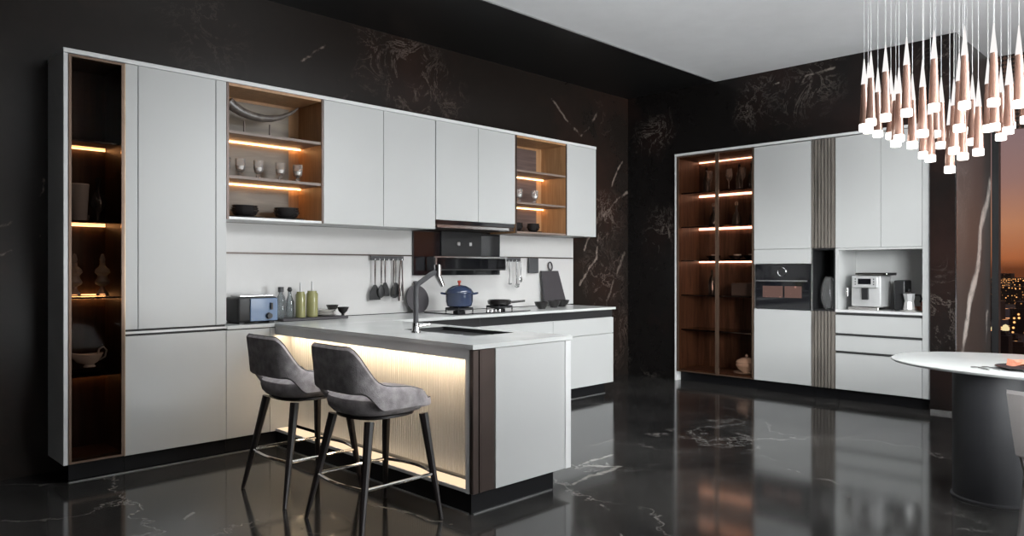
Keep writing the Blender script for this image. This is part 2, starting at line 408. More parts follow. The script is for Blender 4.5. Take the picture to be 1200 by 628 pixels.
# tall white cabinet
tc = thing('tall_cabinet', (1.89, 5.2, 0), 'tall light grey two-door cabinet between smoked glass display cabinet and open counter niche', 'cabinet')
box(1.564, 2.215, FY + .022, BY, ZB, ZT).build('body', 'shadow_gap', tc)
box(1.5625, 1.636, FY, FY + .02, .912, ZT, bev=.0015).build('filler_panel', 'lacquer', tc)
box(1.640, 2.140, FY, FY + .02, .912, ZT, bev=.0015).build('upper_door', 'lacquer', tc)
box(2.144, 2.216, FY, BY - .002, .912, ZT, bev=.0015).build('end_panel', 'lacquer', tc)
box(1.5625, 2.216, FY - .003, FY + .02, .884, .898).build('handle_rail', 'lacquer_edge', tc)
box(1.5625, 2.213, FY, FY + .02, ZB, .868, bev=.0015).build('lower_door', 'lacquer', tc)
box(1.562, 2.216, FY + .02, FY + .04, .012, ZB - .001).build('plinth', 'plinth_black', tc)
box(1.245, 2.62, FY + .004, FY + .019, 0, .006).build('plinth_trim', 'trim_steel', tc)

# narrow base cabinet under the niche
bc = thing('base_cabinet', (2.4, 5.2, 0), 'narrow light grey base cabinet under the toaster beside the peninsula', 'cabinet')
box(2.22, 2.60, FY + .022, BY, ZB, .872).build('body', 'shadow_gap', bc)
box(2.2165, 2.538, FY, FY + .02, ZB, .868, bev=.0015).build('door', 'lacquer', bc)
box(2.541, 2.715, FY, FY + .02, ZB, .868, bev=.0015).build('filler_panel', 'lacquer', bc)
box(2.218, 2.60, FY + .02, FY + .04, .012, ZB - .001).build('plinth', 'plinth_black', bc)

# ------------------------------------------------------------------ wall cabinets
ZU = 1.65
tp = box(1.214, 6.346, FY - .004, BY, ZT + .002, 2.637, bev=.002).build('cabinet_top_panel', 'lacquer_edge')
tag(tp, 'long thin light grey top panel running over all the cabinets against black marble', 'top panel')
def open_unit(x0, x1, nm, label, group, panelmat, pw):
    u = thing(nm, ((x0 + x1) / 2, 5.2, ZU), label, 'shelf unit', group)
    b = MB(); b.box(x0, x0 + .016, FY, BY, ZU, ZT); b.box(x1 - .016, x1, FY, BY, ZU, ZT)
    b.box(x0 + .016, x1 - .016, BY - .01, BY, ZU, ZT)
    b.box(x0 + .016, x1 - .016, FY + .002, BY - .01, ZT - .02, ZT)
    b.build('body', 'warm_panel', u)
    box(x0 + .016, x1 - .016, FY - .002, BY - .01, ZU, ZU + .018).build('bottom_panel', 'lacquer_edge' if pw == 1 else 'walnut_edge', u)
    e = MB(); e.box(x1 - .016, x1 + .0005, FY - .004, FY + .001, ZU, ZT); e.box(x0, x0 + .016, FY - .004, FY + .001, ZU, ZT)
    e.build('front_edge', 'dark_bronze', u)
    for z0, z1 in ((ZU + .02, 1.935), (1.965, 2.25), (2.285, 2.56)):
        box(x0 + .02, x1 - .115, BY - .03, BY - .012, z0, z1).build('back_panel', panelmat, u)
    for z in (2.276, 1.959):
        s = box(x0 + .017, x1 - .017, FY + .004, BY - .032, z - .02, z).build('shelf', 'walnut_edge', u)
        led(x0 + .02, x1 - .02, BY - .034, z - .022, 'led_warm', s)
    return u
open_unit(2.2175, 2.978, 'open_shelf_unit', 'open lit wall shelf with horn, goblets and black bowls on grey oak backing', None, 'oak_grey', 1)
open_unit(5.088, 5.852, 'open_shelf_unit', 'open lit wall shelf with dark brown backing beside the narrow end wall cabinet', None, 'brown_shelf_panel', 2)
def wall_cab(x0, x1, splits, zb, nm, label, hood=False):
    u = thing(nm, ((x0 + x1) / 2, 5.2, zb), label, 'cabinet')
    box(x0 + .002, x1 - .002, FY + .022, BY, zb, ZT).build('body', 'lacquer', u)
    xs = [x0] + splits + [x1]
    for a, c in zip(xs, xs[1:]):
        box(a + .002, c - .002, FY, FY + .02, zb, ZT, bev=.0015).build('door', 'lacquer', u)
    return u
wall_cab(2.981, 4.088, [3.539], ZU, 'wall_cabinet', 'pair of light grey wall cabinet doors above the hanging ladles')
wall_cab(4.092, 5.085, [4.597], 1.735, 'wall_cabinet', 'shorter light grey wall cabinet with two doors above the range hood')
wall_cab(5.856, 6.344, [], ZU, 'wall_cabinet', 'narrow single-door light grey wall cabinet at the end of the row by the marble corner')
# backsplash + counter
tag(box(2.219, 6.384, 5.402, 5.409, .905, ZU - .002).build('backsplash', 'light_stone'), 'pale stone backsplash panel between counter and wall cabinets', 'backsplash')
ct = MB().prism([(2.219, FY - .006), (2.576, FY - .006), (2.576, 4.70), (6.25, 4.70), (6.25, 5.40), (2.219, 5.40)], .875, .90, bev=.003).build('countertop', 'table_stone')
tag(ct, 'pale stone worktop running along the wall under the backsplash', 'countertop')

# base units beyond the peninsula
def base_unit(x0, x1, label, group=None):
    u = thing('drawer_cabinet', ((x0 + x1) / 2, 5.1, 0), label, 'cabinet', group)
    box(x0 + .001, x1 - .001, 4.742, BY, ZB, .872).build('body', 'lacquer', u)
    box(x0 + .001, x1 - .001, 4.738, 4.741, .795, .870).build('handle_recess', 'black_matte', u)
    box(x0 + .002, x1 - .002, 4.72, 4.74, .628, .79, bev=.0015).build('drawer', 'lacquer', u)
    box(x0 + .002, x1 - .002, 4.72, 4.74, ZB, .622, bev=.0015).build('door', 'lacquer', u)
    box(x0 + .002, x1 - (.12 if x1 > 6 else .002), 4.75, 4.77, .012, ZB - .001).build('plinth', 'plinth_black', u)
    return u
base_unit(3.40, 4.34, 'light grey base cabinet behind the peninsula tap', None)
base_unit(4.342, 5.28, 'light grey base cabinet below the hob', None)
e = base_unit(5.282, 6.235, 'light grey end base cabinet with drawer over door below the chopping board', None)
box(3.40, 6.115, 4.735, 4.749, 0, .007).build('plinth_trim', 'trim_steel', e)

# ------------------------------------------------------------------ peninsula
PX0, PX1, PY0, PY1 = 2.58, 3.372, 2.872, 4.698
pn = thing('kitchen_peninsula', (2.97, 3.8, 0), 'light grey kitchen peninsula with fluted lit side panel and bronze corner post', 'kitchen island')
b = MB(); b.box(PX0 + .14, PX1 - .02, PY0 + .03, PY1, ZB, .872)
b.build('body', 'lacquer', pn)
b = MB()
n = 90; y0, y1 = PY0 + .08, 5.035
poly = [(PX0 + .139, y0), (PX0 + .139, y1)]
k = int((y1 - y0) / .022); pts = []
for i in range(k):
    ya = y1 - i * .022
    pts += [(PX0 + .126, ya - .002), (PX0 + .126, ya - .016), (PX0 + .129, ya - .018), (PX0 + .129, ya - .022)]
bb = MB().prism(poly + pts + [(PX0 + .126, y0)], .15, .826)
bb.build('fluted_panel', 'lacquer_fluted', pn)
fr = MB()
fr.box(PX0, PX0 + .018, PY0 + .03, 5.035, .818, .874); fr.box(PX0 + .018, PX0 + .125, PY0 + .03, 5.035, .838, .874)          # top rail
fr.box(PX0 + .003, PX0 + .125, PY0 + .06, 5.035, ZB, .128)   # ledge
fr.box(PX0 - .002, PX0 + .125, PY0 + .03, PY0 + .055, ZB, .832)    # front return
fr.build('recess_frame', 'lacquer_edge', pn)
box(PX0 + .022, PX0 + .046, PY0 + .08, 5.02, .829, .836).build('light_strip', 'led_top', pn)
box(PX0 + .012, PX0 + .118, PY0 + .062, 5.02, .1285, .130).build('light_strip', 'ledge_glow', pn)  # glowing sheet added so the whole ledge looks evenly lit
po = MB()
po.box(PX0, PX0 + .045, PY0, PY0 + .028, ZB, .872, bev=.004); po.box(PX0 + .048, PX0 + .062, PY0 - .002, PY0 + .028, ZB, .872, bev=.002); po.box(PX0 + .065, 2.744, PY0 + .003, PY0 + .028, ZB, .872, bev=.002)
po.build('corner_post', 'dark_bronze', pn)
box(2.747, 3.318, PY0, PY0 + .028, ZB, .872, bev=.0015).build('end_panel', 'lacquer', pn)
box(3.321, PX1, PY0 - .002, PY1 - .01, ZB - .002, .872, bev=.0015).build('side_panel', 'lacquer_edge', pn)
pl = MB(); pl.box(PX0 + .012, 3.24, PY0 + .025, PY0 + .04, 0, ZB - .001); pl.box(PX0 + .012, PX0 + .027, PY0 + .04, FY, 0, ZB - .001); pl.box(3.225, 3.24, PY0 + .04, PY1, 0, ZB - .001)
pl.build('plinth', 'plinth_black', pn)
pt = MB(); pt.box(PX0 + .02, 3.22, PY0 + .012, PY0 + .023, 0, .006); pt.box(PX0 + .0, PX0 + .010, PY0 + .04, FY, 0, .006)
pt.build('plinth_trim', 'trim_steel', pn)
# peninsula slab with sink cut out
SX0, SX1, SY0, SY1 = 2.92, 3.28, 3.25, 3.95
sl = MB()
X0, X1, Y0, Y1 = PX0 - .006, PX1 + .008, PY0 - .008, 4.697
sl.box(X0, SX0, Y0, Y1, .875, .90); sl.box(SX1, X1, Y0, Y1, .875, .90); sl.box(SX0, SX1, Y0, SY0, .875, .90); sl.box(SX0, SX1, SY1, Y1, .875, .90)
tag(sl.build('peninsula_top', 'table_stone'), 'pale stone slab top of the peninsula around the sink', 'countertop')
sk = MB(); sk.box(SX0 + .002, SX0 + .006, SY0 + .002, SY1 - .002, .874, .899); sk.box(SX1 - .006, SX1 - .002, SY0 + .002, SY1 - .002, .874, .899)
sk.box(SX0 + .006, SX1 - .006, SY0 + .002, SY0 + .006, .874, .899); sk.box(SX0 + .006, SX1 - .006, SY1 - .006, SY1 - .002, .874, .899); sk.box(SX0 + .006, SX1 - .006, SY0 + .006, SY1 - .006, .873, .876)
snk = thing('sink', (3.1, 3.6, .873), 'dark rectangular sink set into the peninsula top', 'sink')
sk.build('basin', 'black_matte', snk); MB().lathe([(.035, .876), (.035, .880), (.02, .880)], (3.1, 3.6, 0), 20).build('drain', 'steel', snk, True)

fc = thing('kitchen_faucet', (2.82, 3.67, .90), 'tall dark grey spring-neck kitchen faucet on the peninsula beside the sink', 'faucet')
MB().lathe([(.030, 0), (.030, .012), (.024, .02), (.021, .06)], (2.82, 3.67, .901), 20).build('base', 'steel', fc, True)
pts = [(2.82, 3.67, .96), (2.82, 3.67, 1.17)]
for i in range(7):
    a = i / 6 * PI / 3; pts.append((2.82 + .055 * (1 - math.cos(a)), 3.67 - .03 * (1 - math.cos(a)), 1.17 + .055 * math.sin(a)))
pts += [(2.90, 3.62, 1.265), (2.945, 3.595, 1.29)]
MB().tube(pts, .0165, 12).build('neck', 'drum_grey', fc, True)
MB().tube([(2.94, 3.60, 1.325), (2.94, 3.60, 1.255), (2.965, 3.585, 1.19)], [.024, .021, .016], 12).build('spray_head', 'steel', fc, True)
MB().tube([(2.845, 3.66, .94), (2.90, 3.63, .95)], .007, 8).build('lever', 'chrome', fc, True)

# ------------------------------------------------------------------ hood, hob and back panel
hd = thing('range_hood', (4.6, 5.2, 1.65), 'black range hood slotted under the short wall cabinet doors with glass visor', 'range hood')
box(4.095, 5.083, 5.06, BY, 1.665, 1.733).build('body', 'dark_bronze', hd)
box(4.11, 5.0, FY + .002, 5.05, 1.668, 1.692).build('front_bar', 'steel', hd)
box(4.10, 5.08, FY + .004, 5.058, 1.70, 1.73).build('visor', 'black_glass', hd)
box(4.105, 5.20, 5.375, 5.400, 1.24, 1.645).build('back_panel', 'black_glass', hd)
box(4.42, 4.93, 5.36, 5.374, 1.42, 1.655).build('control_panel', 'black_matte', hd)
for xx in (4.63, 4.78): box(xx - .02, xx + .02, 5.352, 5.359, 1.52, 1.56, bev=.004).build('knob', 'steel', hd)

hook = box(2.25, 6.36, 5.385, 5.392, 1.414, 1.426).build('hanging_rail', 'dark_bronze', loc=(4.3, 5.388, 1.414))
tag(hook, 'thin dark utensil rail running the length of the pale backsplash', 'rail')
hr = thing('rail_shelf', (4.73, 5.3, 1.24), 'dark shelf hung on the utensil rail behind the pot with steel bar', 'shelf')
box(4.22, 5.15, 5.21, 5.225, 1.40, 1.418, bev=.003).build('front_bar', 'steel', hr)
box(4.30, 5.13, 5.23, 5.37, 1.285, 1.298).build('tray', 'black_matte', hr)
box(4.30, 5.13, 5.35, 5.365, 1.30, 1.41).build('back_plate', 'black_glass', hr)
for xx in (4.25, 5.14): box(xx - .008, xx + .008, 5.226, 5.36, 1.285, 1.41).build('side_bracket', 'steel', hr)

hob = thing('gas_hob', (4.75, 5.03, .90), 'black built-in hob with cast iron pan supports set in the wall worktop', 'hob')
box(4.15, 5.05, 4.80, 5.28, .901, .909, bev=.002).build('glass_plate', 'black_glass', hob)
def burner(x, y):
    MB().lathe([(.055, .91), (.055, .922), (.03, .93), (.0, .93)], (x, y, 0), 20).build('burner', 'iron', hob, True)
    g = MB()
    for k in range(4):
        a = k * PI / 2 + PI / 4; ca, sa = math.cos(a), math.sin(a)
        g.tube([(x + .12 * ca, y + .12 * sa, .912), (x + .12 * ca, y + .12 * sa, .948), (x + .03 * ca, y + .03 * sa, .948)], .008, 6)
    g.tube([(x + .12 * math.cos(t * PI / 12), y + .12 * math.sin(t * PI / 12), .942) for t in range(25)], .008, 6)
    g.build('pan_support', 'iron', hob)
burner(4.33, 5.0); burner(4.85, 5.02)
for k in range(4): MB().lathe([(.017, .91), (.015, .93), (0, .93)], (4.52 + k * .05, 4.83, 0), 14).build('knob', 'steel', hob, True)

pot = thing('casserole_pot', (4.33, 5.0, .957), 'navy enamel casserole pot with red-tipped lid knob on the hob', 'pot')
MB().lathe([(.09, 0), (.112, .012), (.122, .05), (.124, .12), (.128, .125)], (4.33, 5.0, .957), 32).build('body', 'navy_enamel', pot, True)
MB().lathe([(.131, .126), (.13, .134), (.105, .165), (.06, .19), (.015, .198)], (4.33, 5.0, .957), 32).build('lid', 'navy_enamel', pot, True)
MB().lathe([(.008, .197), (.010, .215), (.018, .225), (.014, .238), (0, .24)], (4.33, 5.0, .957), 16).build('knob', 'red_knob', pot, True)
for s in (-1, 1):
    dx, dy = s * .707, -s * .707
    MB().tube([(4.33 + dx * .12 - dy * .03, 5.0 + dy * .12 + dx * .03, 1.075), (4.33 + dx * .16 - dy * .028, 5.0 + dy * .16 + dx * .028, 1.082), (4.33 + dx * .165, 5.0 + dy * .165, 1.083), (4.33 + dx * .16 + dy * .028, 5.0 + dy * .16 - dx * .028, 1.082), (4.33 + dx * .12 + dy * .03, 5.0 + dy * .12 - dx * .03, 1.075)], .009, 8).build('handle', 'navy_enamel', pot, True)
pan = thing('low_pan', (4.85, 5.02, .957), 'low black pan with lid on the hob beside the casserole pot', 'pan')
MB().lathe([(.085, 0), (.11, .01), (.115, .04), (.10, .052), (.0, .056)], (4.85, 5.02, .957), 28).build('body', 'black_ceramic', pan, True)
MB().tube([(4.90, 4.915, .985), (4.97, 4.80, 1.0)], [.012, .01], 8).build('handle', 'steel', pan, True)
tr = thing('round_board', (4.12, 5.33, .90), 'round dark board with hanging knob leaning behind the faucet', 'board')
b = MB(); cy = []
for t in range(32):
    a = 2 * PI * t / 32; cy.append((math.cos(a) * .125, math.sin(a) * .125))
b.rings([[(4.12 + p[0], 5.325 + (p[1] + .125) * .2 , 1.026 + p[1]) for p in cy], [(4.12 + p[0], 5.307 + (p[1] + .125) * .2, 1.026 + p[1]) for p in cy]])
b.build('disc', 'board_dark', tr); MB().tube([(4.12, 5.365, 1.15), (4.12, 5.375, 1.185)], [.012, .02], 10).build('knob', 'board_dark', tr, True)

# ------------------------------------------------------------------ utensils on rail
G1 = 'utensils hanging from the rail by the ladles'
rk = thing('hook_strip', (3.82, 5.38, 1.37), 'grey hook strip on the rail holding the black spatulas and ladles', 'hook strip', None)
box(3.64, 3.99, 5.372, 5.384, 1.375, 1.412).build('plate', 'drum_grey', rk)
for k in range(7): MB().tube([(3.67 + k * .048, 5.370, 1.385), (3.67 + k * .048, 5.352, 1.378), (3.67 + k * .048, 5.352, 1.392)], .003, 6).build('hook', 'steel', rk)
rk2 = thing('hook_strip', (5.36, 5.38, 1.37), 'grey hook strip on the rail holding the small steel spoons', 'hook strip', None)
box(5.225, 5.50, 5.372, 5.384, 1.375, 1.412).build('plate', 'drum_grey', rk2)
for k in range(4): MB().tube([(5.31 + k * .055, 5.370, 1.385), (5.31 + k * .055, 5.352, 1.378), (5.31 + k * .055, 5.352, 1.392)], .003, 6).build('hook', 'steel', rk2)
def utensil(kind, x, label, name, zt=1.375, L=.33, hm='steel', bm='black_matte', y=5.345, hw=.05):
    u = thing(name, (x, y, zt - L), label, 'utensil')
    hl = L * (.62 if kind != 'tongs' else 1)
    if kind == 'tongs':
        for s in (-1, 1): MB().tube([(x + s * .004, y, zt), (x + s * .018, y, zt - L * .5), (x + s * .022, y, zt - L)], [.005, .007, .011], 8).build('arm', hm, u, True)
        return u
    MB().tube([(x, y, zt), (x, y, zt - hl * .5), (x, y, zt - hl)], [.006, .008, .005], 8).build('handle', hm, u, True)
    zb = zt - L
    if kind == 'spatula':
        hh = L * .38
        b = MB(); out = [(-.012, hh), (-hw, hh * .55), (-hw * 1.1, 0), (hw * 1.1, 0), (hw, hh * .55), (.012, hh)]
        b.rings([[(x + px, y - .004, zb + pz) for px, pz in out], [(x + px, y + .003, zb + pz) for px, pz in out]]); b.build('head', bm, u)
    elif kind == 'ladle':
        r = hw
        MB().lathe([(r * .3, 0), (r * .8, r * .25), (r, r * .8), (r * .92, r * .8), (r * .7, r * .35), (.001, r * .15)], (x, y - r * .2, zb), 20).build('bowl', bm, u, True)
        MB().tube([(x, y, zt - hl), (x, y + .008, zb + r * .8)], .004, 6).build('neck', hm, u)
    else:
        MB().lathe([(.001, 0), (hw * .7, L * .05), (hw, L * .16), (hw * .7, L * .28), (.006, L * .36)], (x, y, zb), 16, sy=.25).build('head', bm, u, True)
    return u
utensil('spatula', 3.67, 'black spatula at the outer end of the hook strip, farthest from the hob', 'spatula', L=.345, hw=.05, y=5.355)
utensil('spoon', 3.722, 'black serving spoon hanging second on the strip beside the outer spatula', 'serving_spoon', L=.33, hw=.04, y=5.335)
utensil('spatula', 3.775, 'black spatula with steel handle hanging in the middle of the cluster', 'spatula', L=.315, hw=.04, y=5.355)
utensil('ladle', 3.83, 'black ladle with steel handle hanging between two spatulas', 'ladle', L=.33, hw=.036, y=5.30)
utensil('spatula', 3.888, 'black slotted spatula hanging just before the steel tongs', 'spatula', L=.32, hw=.05, y=5.352)
utensil('tongs', 3.925, 'steel kitchen tongs hanging beside the black spatulas', 'tongs', L=.36, y=5.325)
utensil('whisk', 3.96, 'thin dark whisk at the hob end of the hook strip', 'whisk', L=.29, hw=.014, hm='drum_grey', y=5.352)
for i, (x, k, nm, lb) in enumerate(((5.31, 'ladle', 'small_ladle', 'small steel ladle first on the short strip next to the hob'), (5.365, 'ladle', 'strainer', 'small steel strainer hanging second on the short strip'), (5.42, 'ladle', 'measuring_cup', 'steel measuring cup hanging third on the short strip'), (5.475, 'spoon', 'steel_spoon', 'small steel spoon last on the short strip toward the dark holder'))):
    utensil(k, x, lb, nm, L=(.24, .27, .25, .22)[i], hw=(.024, .028, .025, .022)[i], bm='steel', y=(5.345, 5.30, 5.345, 5.345)[i])
tag(box(5.62, 5.76, 5.355, 5.383, 1.255, 1.413, bev=.004).build('rail_holder', 'drum_grey'), 'dark square holder on the rail between steel spoons and chopping board', 'holder')

cb = thing('chopping_board', (5.98, 5.30, .90), 'dark tapered chopping board with ring handle leaning on the backsplash', 'board')
b = MB(); q = [(-.155, 0), (.20, 0), (.125, .375), (-.145, .375)]
def lean(z): return 5.30 + z * .17
b.rings([[(5.96 + px, lean(pz), .903 + pz) for px, pz in q], [(5.96 + px, lean(pz) + .02, .903 + pz) for px, pz in q]]); b.build('panel', 'board_dark', cb)
MB().tube([(5.975 + .03 * math.cos(t * PI / 8), lean(.41) + .012 + .006 * math.sin(t * PI / 8), .903 + .425 + .045 * math.sin(t * PI / 8)) for t in range(17)], .008, 8).build('handle', 'board_dark', cb, True)
for i, (x, y, r, lb) in enumerate(((5.40, 4.98, .075, 'small black bowl on the counter beside the hob'), (5.66, 5.05, .07, 'small black bowl standing before the chopping board'), (5.86, 5.12, .085, 'black bowl touching the foot of the chopping board'))):
    tag(MB().lathe([(r * .5, 0), (r * .55, .01), (r * .85, .035), (r, .07), (r * .94, .07), (r * .5, .02), (.001, .015)], (x, y, .901), 24).build('black_bowl', 'black_ceramic', smooth=True), lb, 'bowl', 'black bowls by the chopping board')

# ------------------------------------------------------------------ counter niche items
ts = thing('toaster', (2.5, 5.22, .90), 'blue-grey and black toaster with front dial on the counter beside tall cabinet', 'toaster')
box(2.33, 2.64, 5.11, 5.33, .912, 1.095, bev=.02, seg=3).build('body', 'black_matte', ts, True)
box(2.42, 2.632, 5.098, 5.112, .918, 1.085, bev=.004).build('front_panel', 'blue_grey_enamel', ts)
box(2.36, 2.62, 5.14, 5.30, 1.096, 1.108, bev=.003).build('lid', 'steel', ts)
MB().tube([(2.56, 5.097, .955), (2.56, 5.075, .955)], [.024, .02], 18).build('dial', 'black_matte', ts, True)
box(2.57, 2.585, 5.08, 5.097, 1.0, 1.05).build('lever', 'black_matte', ts)
for xx in (2.37, 2.6): box(xx - .02, xx + .02, 5.13, 5.31, .901, .9115).build('foot', 'black_matte', ts)
tag(box(2.69, 3.26, 5.13, 5.36, .901, .921, bev=.004).build('serving_tray', 'board_dark'), 'dark rectangular tray under the bottles and plates on the niche counter', 'tray')
TZ = .922
def bottle(name, x, y, z, prof, mat, label, cat='bottle', cap=None, group=None, seg=18):
    u = thing(name, (x, y, z), label, cat, group)
    MB().lathe(prof, (x, y, z), seg).build('body', mat, u, True)
    if cap: MB().lathe(cap[0], (x, y, z), 12).build('stopper', cap[1], u, True)
    return u
bottle('oil_bottle', 2.735, 5.25, TZ, [(.036, 0), (.038, .01), (.038, .13), (.028, .165), (.016, .185), (.016, .20)], 'thick_glass', 'tall glass bottle with dark cap nearest the toaster', cap=([(.022, .20), (.022, .238), (0, .239)], 'drum_grey'))
bottle('oil_bottle', 2.825, 5.28, TZ, [(.032, 0), (.034, .01), (.034, .12), (.014, .17), (.012, .20)], 'thick_glass', 'slim glass bottle with hooked pourer beside the spice jars', cap=([(.012, .20), (.02, .215), (.012, .235), (0, .236)], 'black_matte'))
bottle('spice_jar', 2.885, 5.22, TZ, [(.037, 0), (.038, .01), (.038, .175), (.03, .19), (.03, .2)], 'olive_oil', 'first of two olive-coloured oil jars on the dark tray, near the bottles', 'jar', ([(.008, .2), (.006, .27), (0, .271)], 'wire'))
bottle('spice_jar', 2.985, 5.22, TZ, [(.044, 0), (.046, .01), (.046, .18), (.036, .195), (.036, .205)], 'olive_oil', 'wider olive-coloured oil jar with thin pourer beside the stacked plates', 'jar', ([(.008, .2), (.006, .28), (0, .281)], 'wire'))
for k in range(4):
    tag(MB().lathe([(.05, 0), (.06, .003), (.085, .012), (.082, .013), (.05, .006), (.001, .006)], (3.12, 5.24, TZ + .013 * k), 24).build('small_plate', 'white_ceramic', smooth=True), 'pale plate in the low stack on the dark tray', 'plate', 'plates stacked on the niche tray')
for k, (x, lb) in enumerate(((3.19, 'dark bowl on the tray next to the plate stack'), (3.29, 'dark footed cup standing past the end of the tray'))):
    tag(MB().lathe([(.022, 0), (.012, .012), (.012, .03), (.035, .05), (.05, .085), (.046, .085), (.03, .055), (.001, .04)], (x, 5.26, TZ if k == 0 else .901), 20).build('footed_cup', 'black_ceramic', smooth=True), lb, 'cup', 'dark footed cups in the niche')

# ------------------------------------------------------------------ display cabinet contents
pj = thing('glass_vase', (1.315, 5.22, 1.602), 'tall square-sided clear glass vase on the display cabinet shelf', 'vase')
b = MB(); b.lathe([(.045, 0), (.05, .02), (.062, .23), (.059, .23), (.047, .02), (.001, .015)], (1.34, 5.22, 1.602), 24); b.build('body', 'misty_glass', pj, True)
MB().lathe([(.063, .228), (.063, .234), (.059, .234), (.059, .228)], (1.34, 5.22, 1.602), 24, cap=(False, False)).build('rim', 'white_ceramic', pj, True)
bt = thing('round_decanter', (1.455, 5.22, 1.602), 'dark glass decanter with slim neck on the vase shelf', 'decanter')
MB().lathe([(.03, 0), (.012, .012), (.012, .06), (.045, .10), (.05, .13), (.035, .17), (.012, .20), (.012, .25), (.018, .255)], (1.455, 5.22, 1.602), 22).build('body', 'dark_bottle', bt, True)
MB().lathe([(.012, .256), (.02, .27), (.012, .285), (0, .286)], (1.455, 5.22, 1.602), 12).build('stopper', 'dark_bottle', bt, True)
tl = thing('candle_glass', (1.388, 5.24, 1.602), 'small amber candle glass between vase and decanter', 'candle holder')
MB().lathe([(.016, 0), (.02, .005), (.024, .04), (.022, .04), (.018, .006), (.001, .005)], (1.388, 5.24, 1.602), 16).build('cup', 'clear_glass', tl, True)
MB().lathe([(.014, .007), (.014, .02), (0, .02)], (1.388, 5.24, 1.602), 12).build('wax', 'terracotta', tl, True)
def decanter(x, lb):
    u = thing('crystal_decanter', (x, 5.2, 1.127), lb, 'decanter', 'crystal decanters in the display cabinet')
    MB().lathe([(.04, 0), (.036, .01), (.014, .05), (.016, .062), (.04, .075), (.045, .09), (.03, .115), (.028, .13), (.045, .15), (.04, .17), (.018, .19), (.015, .21), (.02, .215)], (x, 5.2, 1.127), 22).build('body', 'crystal', u, True)
    MB().lathe([(.028, .08), (.035, .09), (.024, .115), (.0, .118)], (x, 5.2, 1.127), 16).build('liquid', 'dark_bottle', u, True)
    MB().lathe([(.012, .215), (.018, .23), (.009, .265), (0, .27)], (x, 5.2, 1.127), 14).build('stopper', 'crystal', u, True)
decanter(1.315, 'stemmed crystal decanter by the white side panel of the display cabinet')
decanter(1.475, 'stemmed crystal decanter by the walnut inner side of the display cabinet')
sb = thing('sauce_boat', (1.38, 5.2, .657), 'white sauce boat with loop handle on black dish in display cabinet', 'sauce boat')
rs = []
for r, z in ((.03, .02), (.032, .026), (.022, .036), (.045, .052), (.062, .075), (.07, .10), (.066, .10), (.056, .075), (.035, .056), (.002, .052)):
    ring = []
    for i in range(28):
        a = 2 * PI * i / 28; sp = max(0, math.cos(a - PI)) ** 4
        k = 1 + .55 * sp * (z > .05) * min(1, r / .06); zz = z + (.02 * sp + .008 * max(0, math.cos(a)) ** 2) * (1 if z > .07 else 0)
        ring.append((1.40 + r * 1.15 * k * math.cos(a), 5.2 + r * .8 * math.sin(a), .657 + zz))
    rs.append(ring)
MB().rings(rs).build('body', 'white_ceramic', sb, True)
MB().tube([(1.455, 5.2, .715), (1.49, 5.2, .735), (1.50, 5.2, .775), (1.48, 5.2, .80), (1.455, 5.2, .785), (1.45, 5.2, .755)], .006, 8).build('handle', 'white_ceramic', sb, True)
tag(MB().lathe([(.05, 0), (.08, .006), (.10, .016), (.097, .018), (.06, .009), (.001, .009)], (1.385, 5.2, .6405), 28, sy=.8).build('oval_dish', 'black_ceramic', smooth=True), 'black oval dish under the white sauce boat', 'dish')

# open shelf contents
hn = thing('horn_ornament', (2.6, 5.22, 2.277), 'curved grey horn ornament on two thin stands on the top open shelf', 'ornament')
P = [(2.30, 2.51), (2.34, 2.478), (2.40, 2.45), (2.47, 2.432), (2.55, 2.425), (2.63, 2.432), (2.71, 2.455), (2.78, 2.49), (2.83, 2.525), (2.855, 2.55)]
R_ = [.040, .038, .034, .031, .028, .024, .019, .014, .009, .003]
MB().tube([(x, 5.2, z) for x, z in P], R_, 14).build('horn', 'horn', hn, True)
for xx in (2.42, 2.62):
    MB().tube([(xx, 5.2, 2.285), (xx, 5.2, 2.385)], .006, 8).build('stand', 'dark_bronze', hn); MB().lathe([(.035, .0015), (.035, .008), (0, .009)], (xx, 5.2, 2.277), 20).build('foot', 'dark_bronze', hn, True)
GP = [(.026, 0), (.028, .004), (.012, .01), (.014, .022), (.02, .03), (.01, .04), (.012, .048), (.03, .06), (.036, .09), (.037, .145), (.035, .145), (.034, .09), (.026, .066), (.001, .06)]
g0 = thing('goblet', (0, 0, 0), 'x', 'glass'); MB().lathe(GP, (0, 0, 0), 20).build('bowl', 'clear_glass', g0, True)
MB().lathe([(.001, .0655), (.024, .068), (.032, .088), (.032, .092), (.001, .092)], (0, 0, 0), 16).build('glow', 'white_ceramic', g0, True).name = 'inner_base'
gobs = [(2.278, 'footed glass half hidden by the tall cabinet edge on the horn shelf unit', 'A'), (2.39, 'first full footed glass from the tall cabinet on the middle open shelf', 'A'), (2.53, 'second full footed glass from the tall cabinet on the middle open shelf', 'A'),
        (2.705, 'third full footed glass from the tall cabinet on the middle open shelf', 'A'), (2.85, 'footed glass standing before the dark gap of the oak-backed shelf unit', 'A'),
        (5.17, 'footed glass by the hood cabinet in the brown-backed shelf unit', 'B'), (5.30, 'middle footed glass in the brown-backed shelf unit', 'B'), (5.53, 'footed glass set apart from its pair in the brown-backed shelf unit', 'B')]
for i, (x, lb, g) in enumerate(gobs):
    o = g0 if i == 0 else dup(g0, (0, 0, 0))
    o.location = (x, 5.2, 1.96); o['label'] = lb; o['group'] = 'footed glasses on the oak-backed shelf' if g == 'A' else 'footed glasses on the brown-backed shelf'
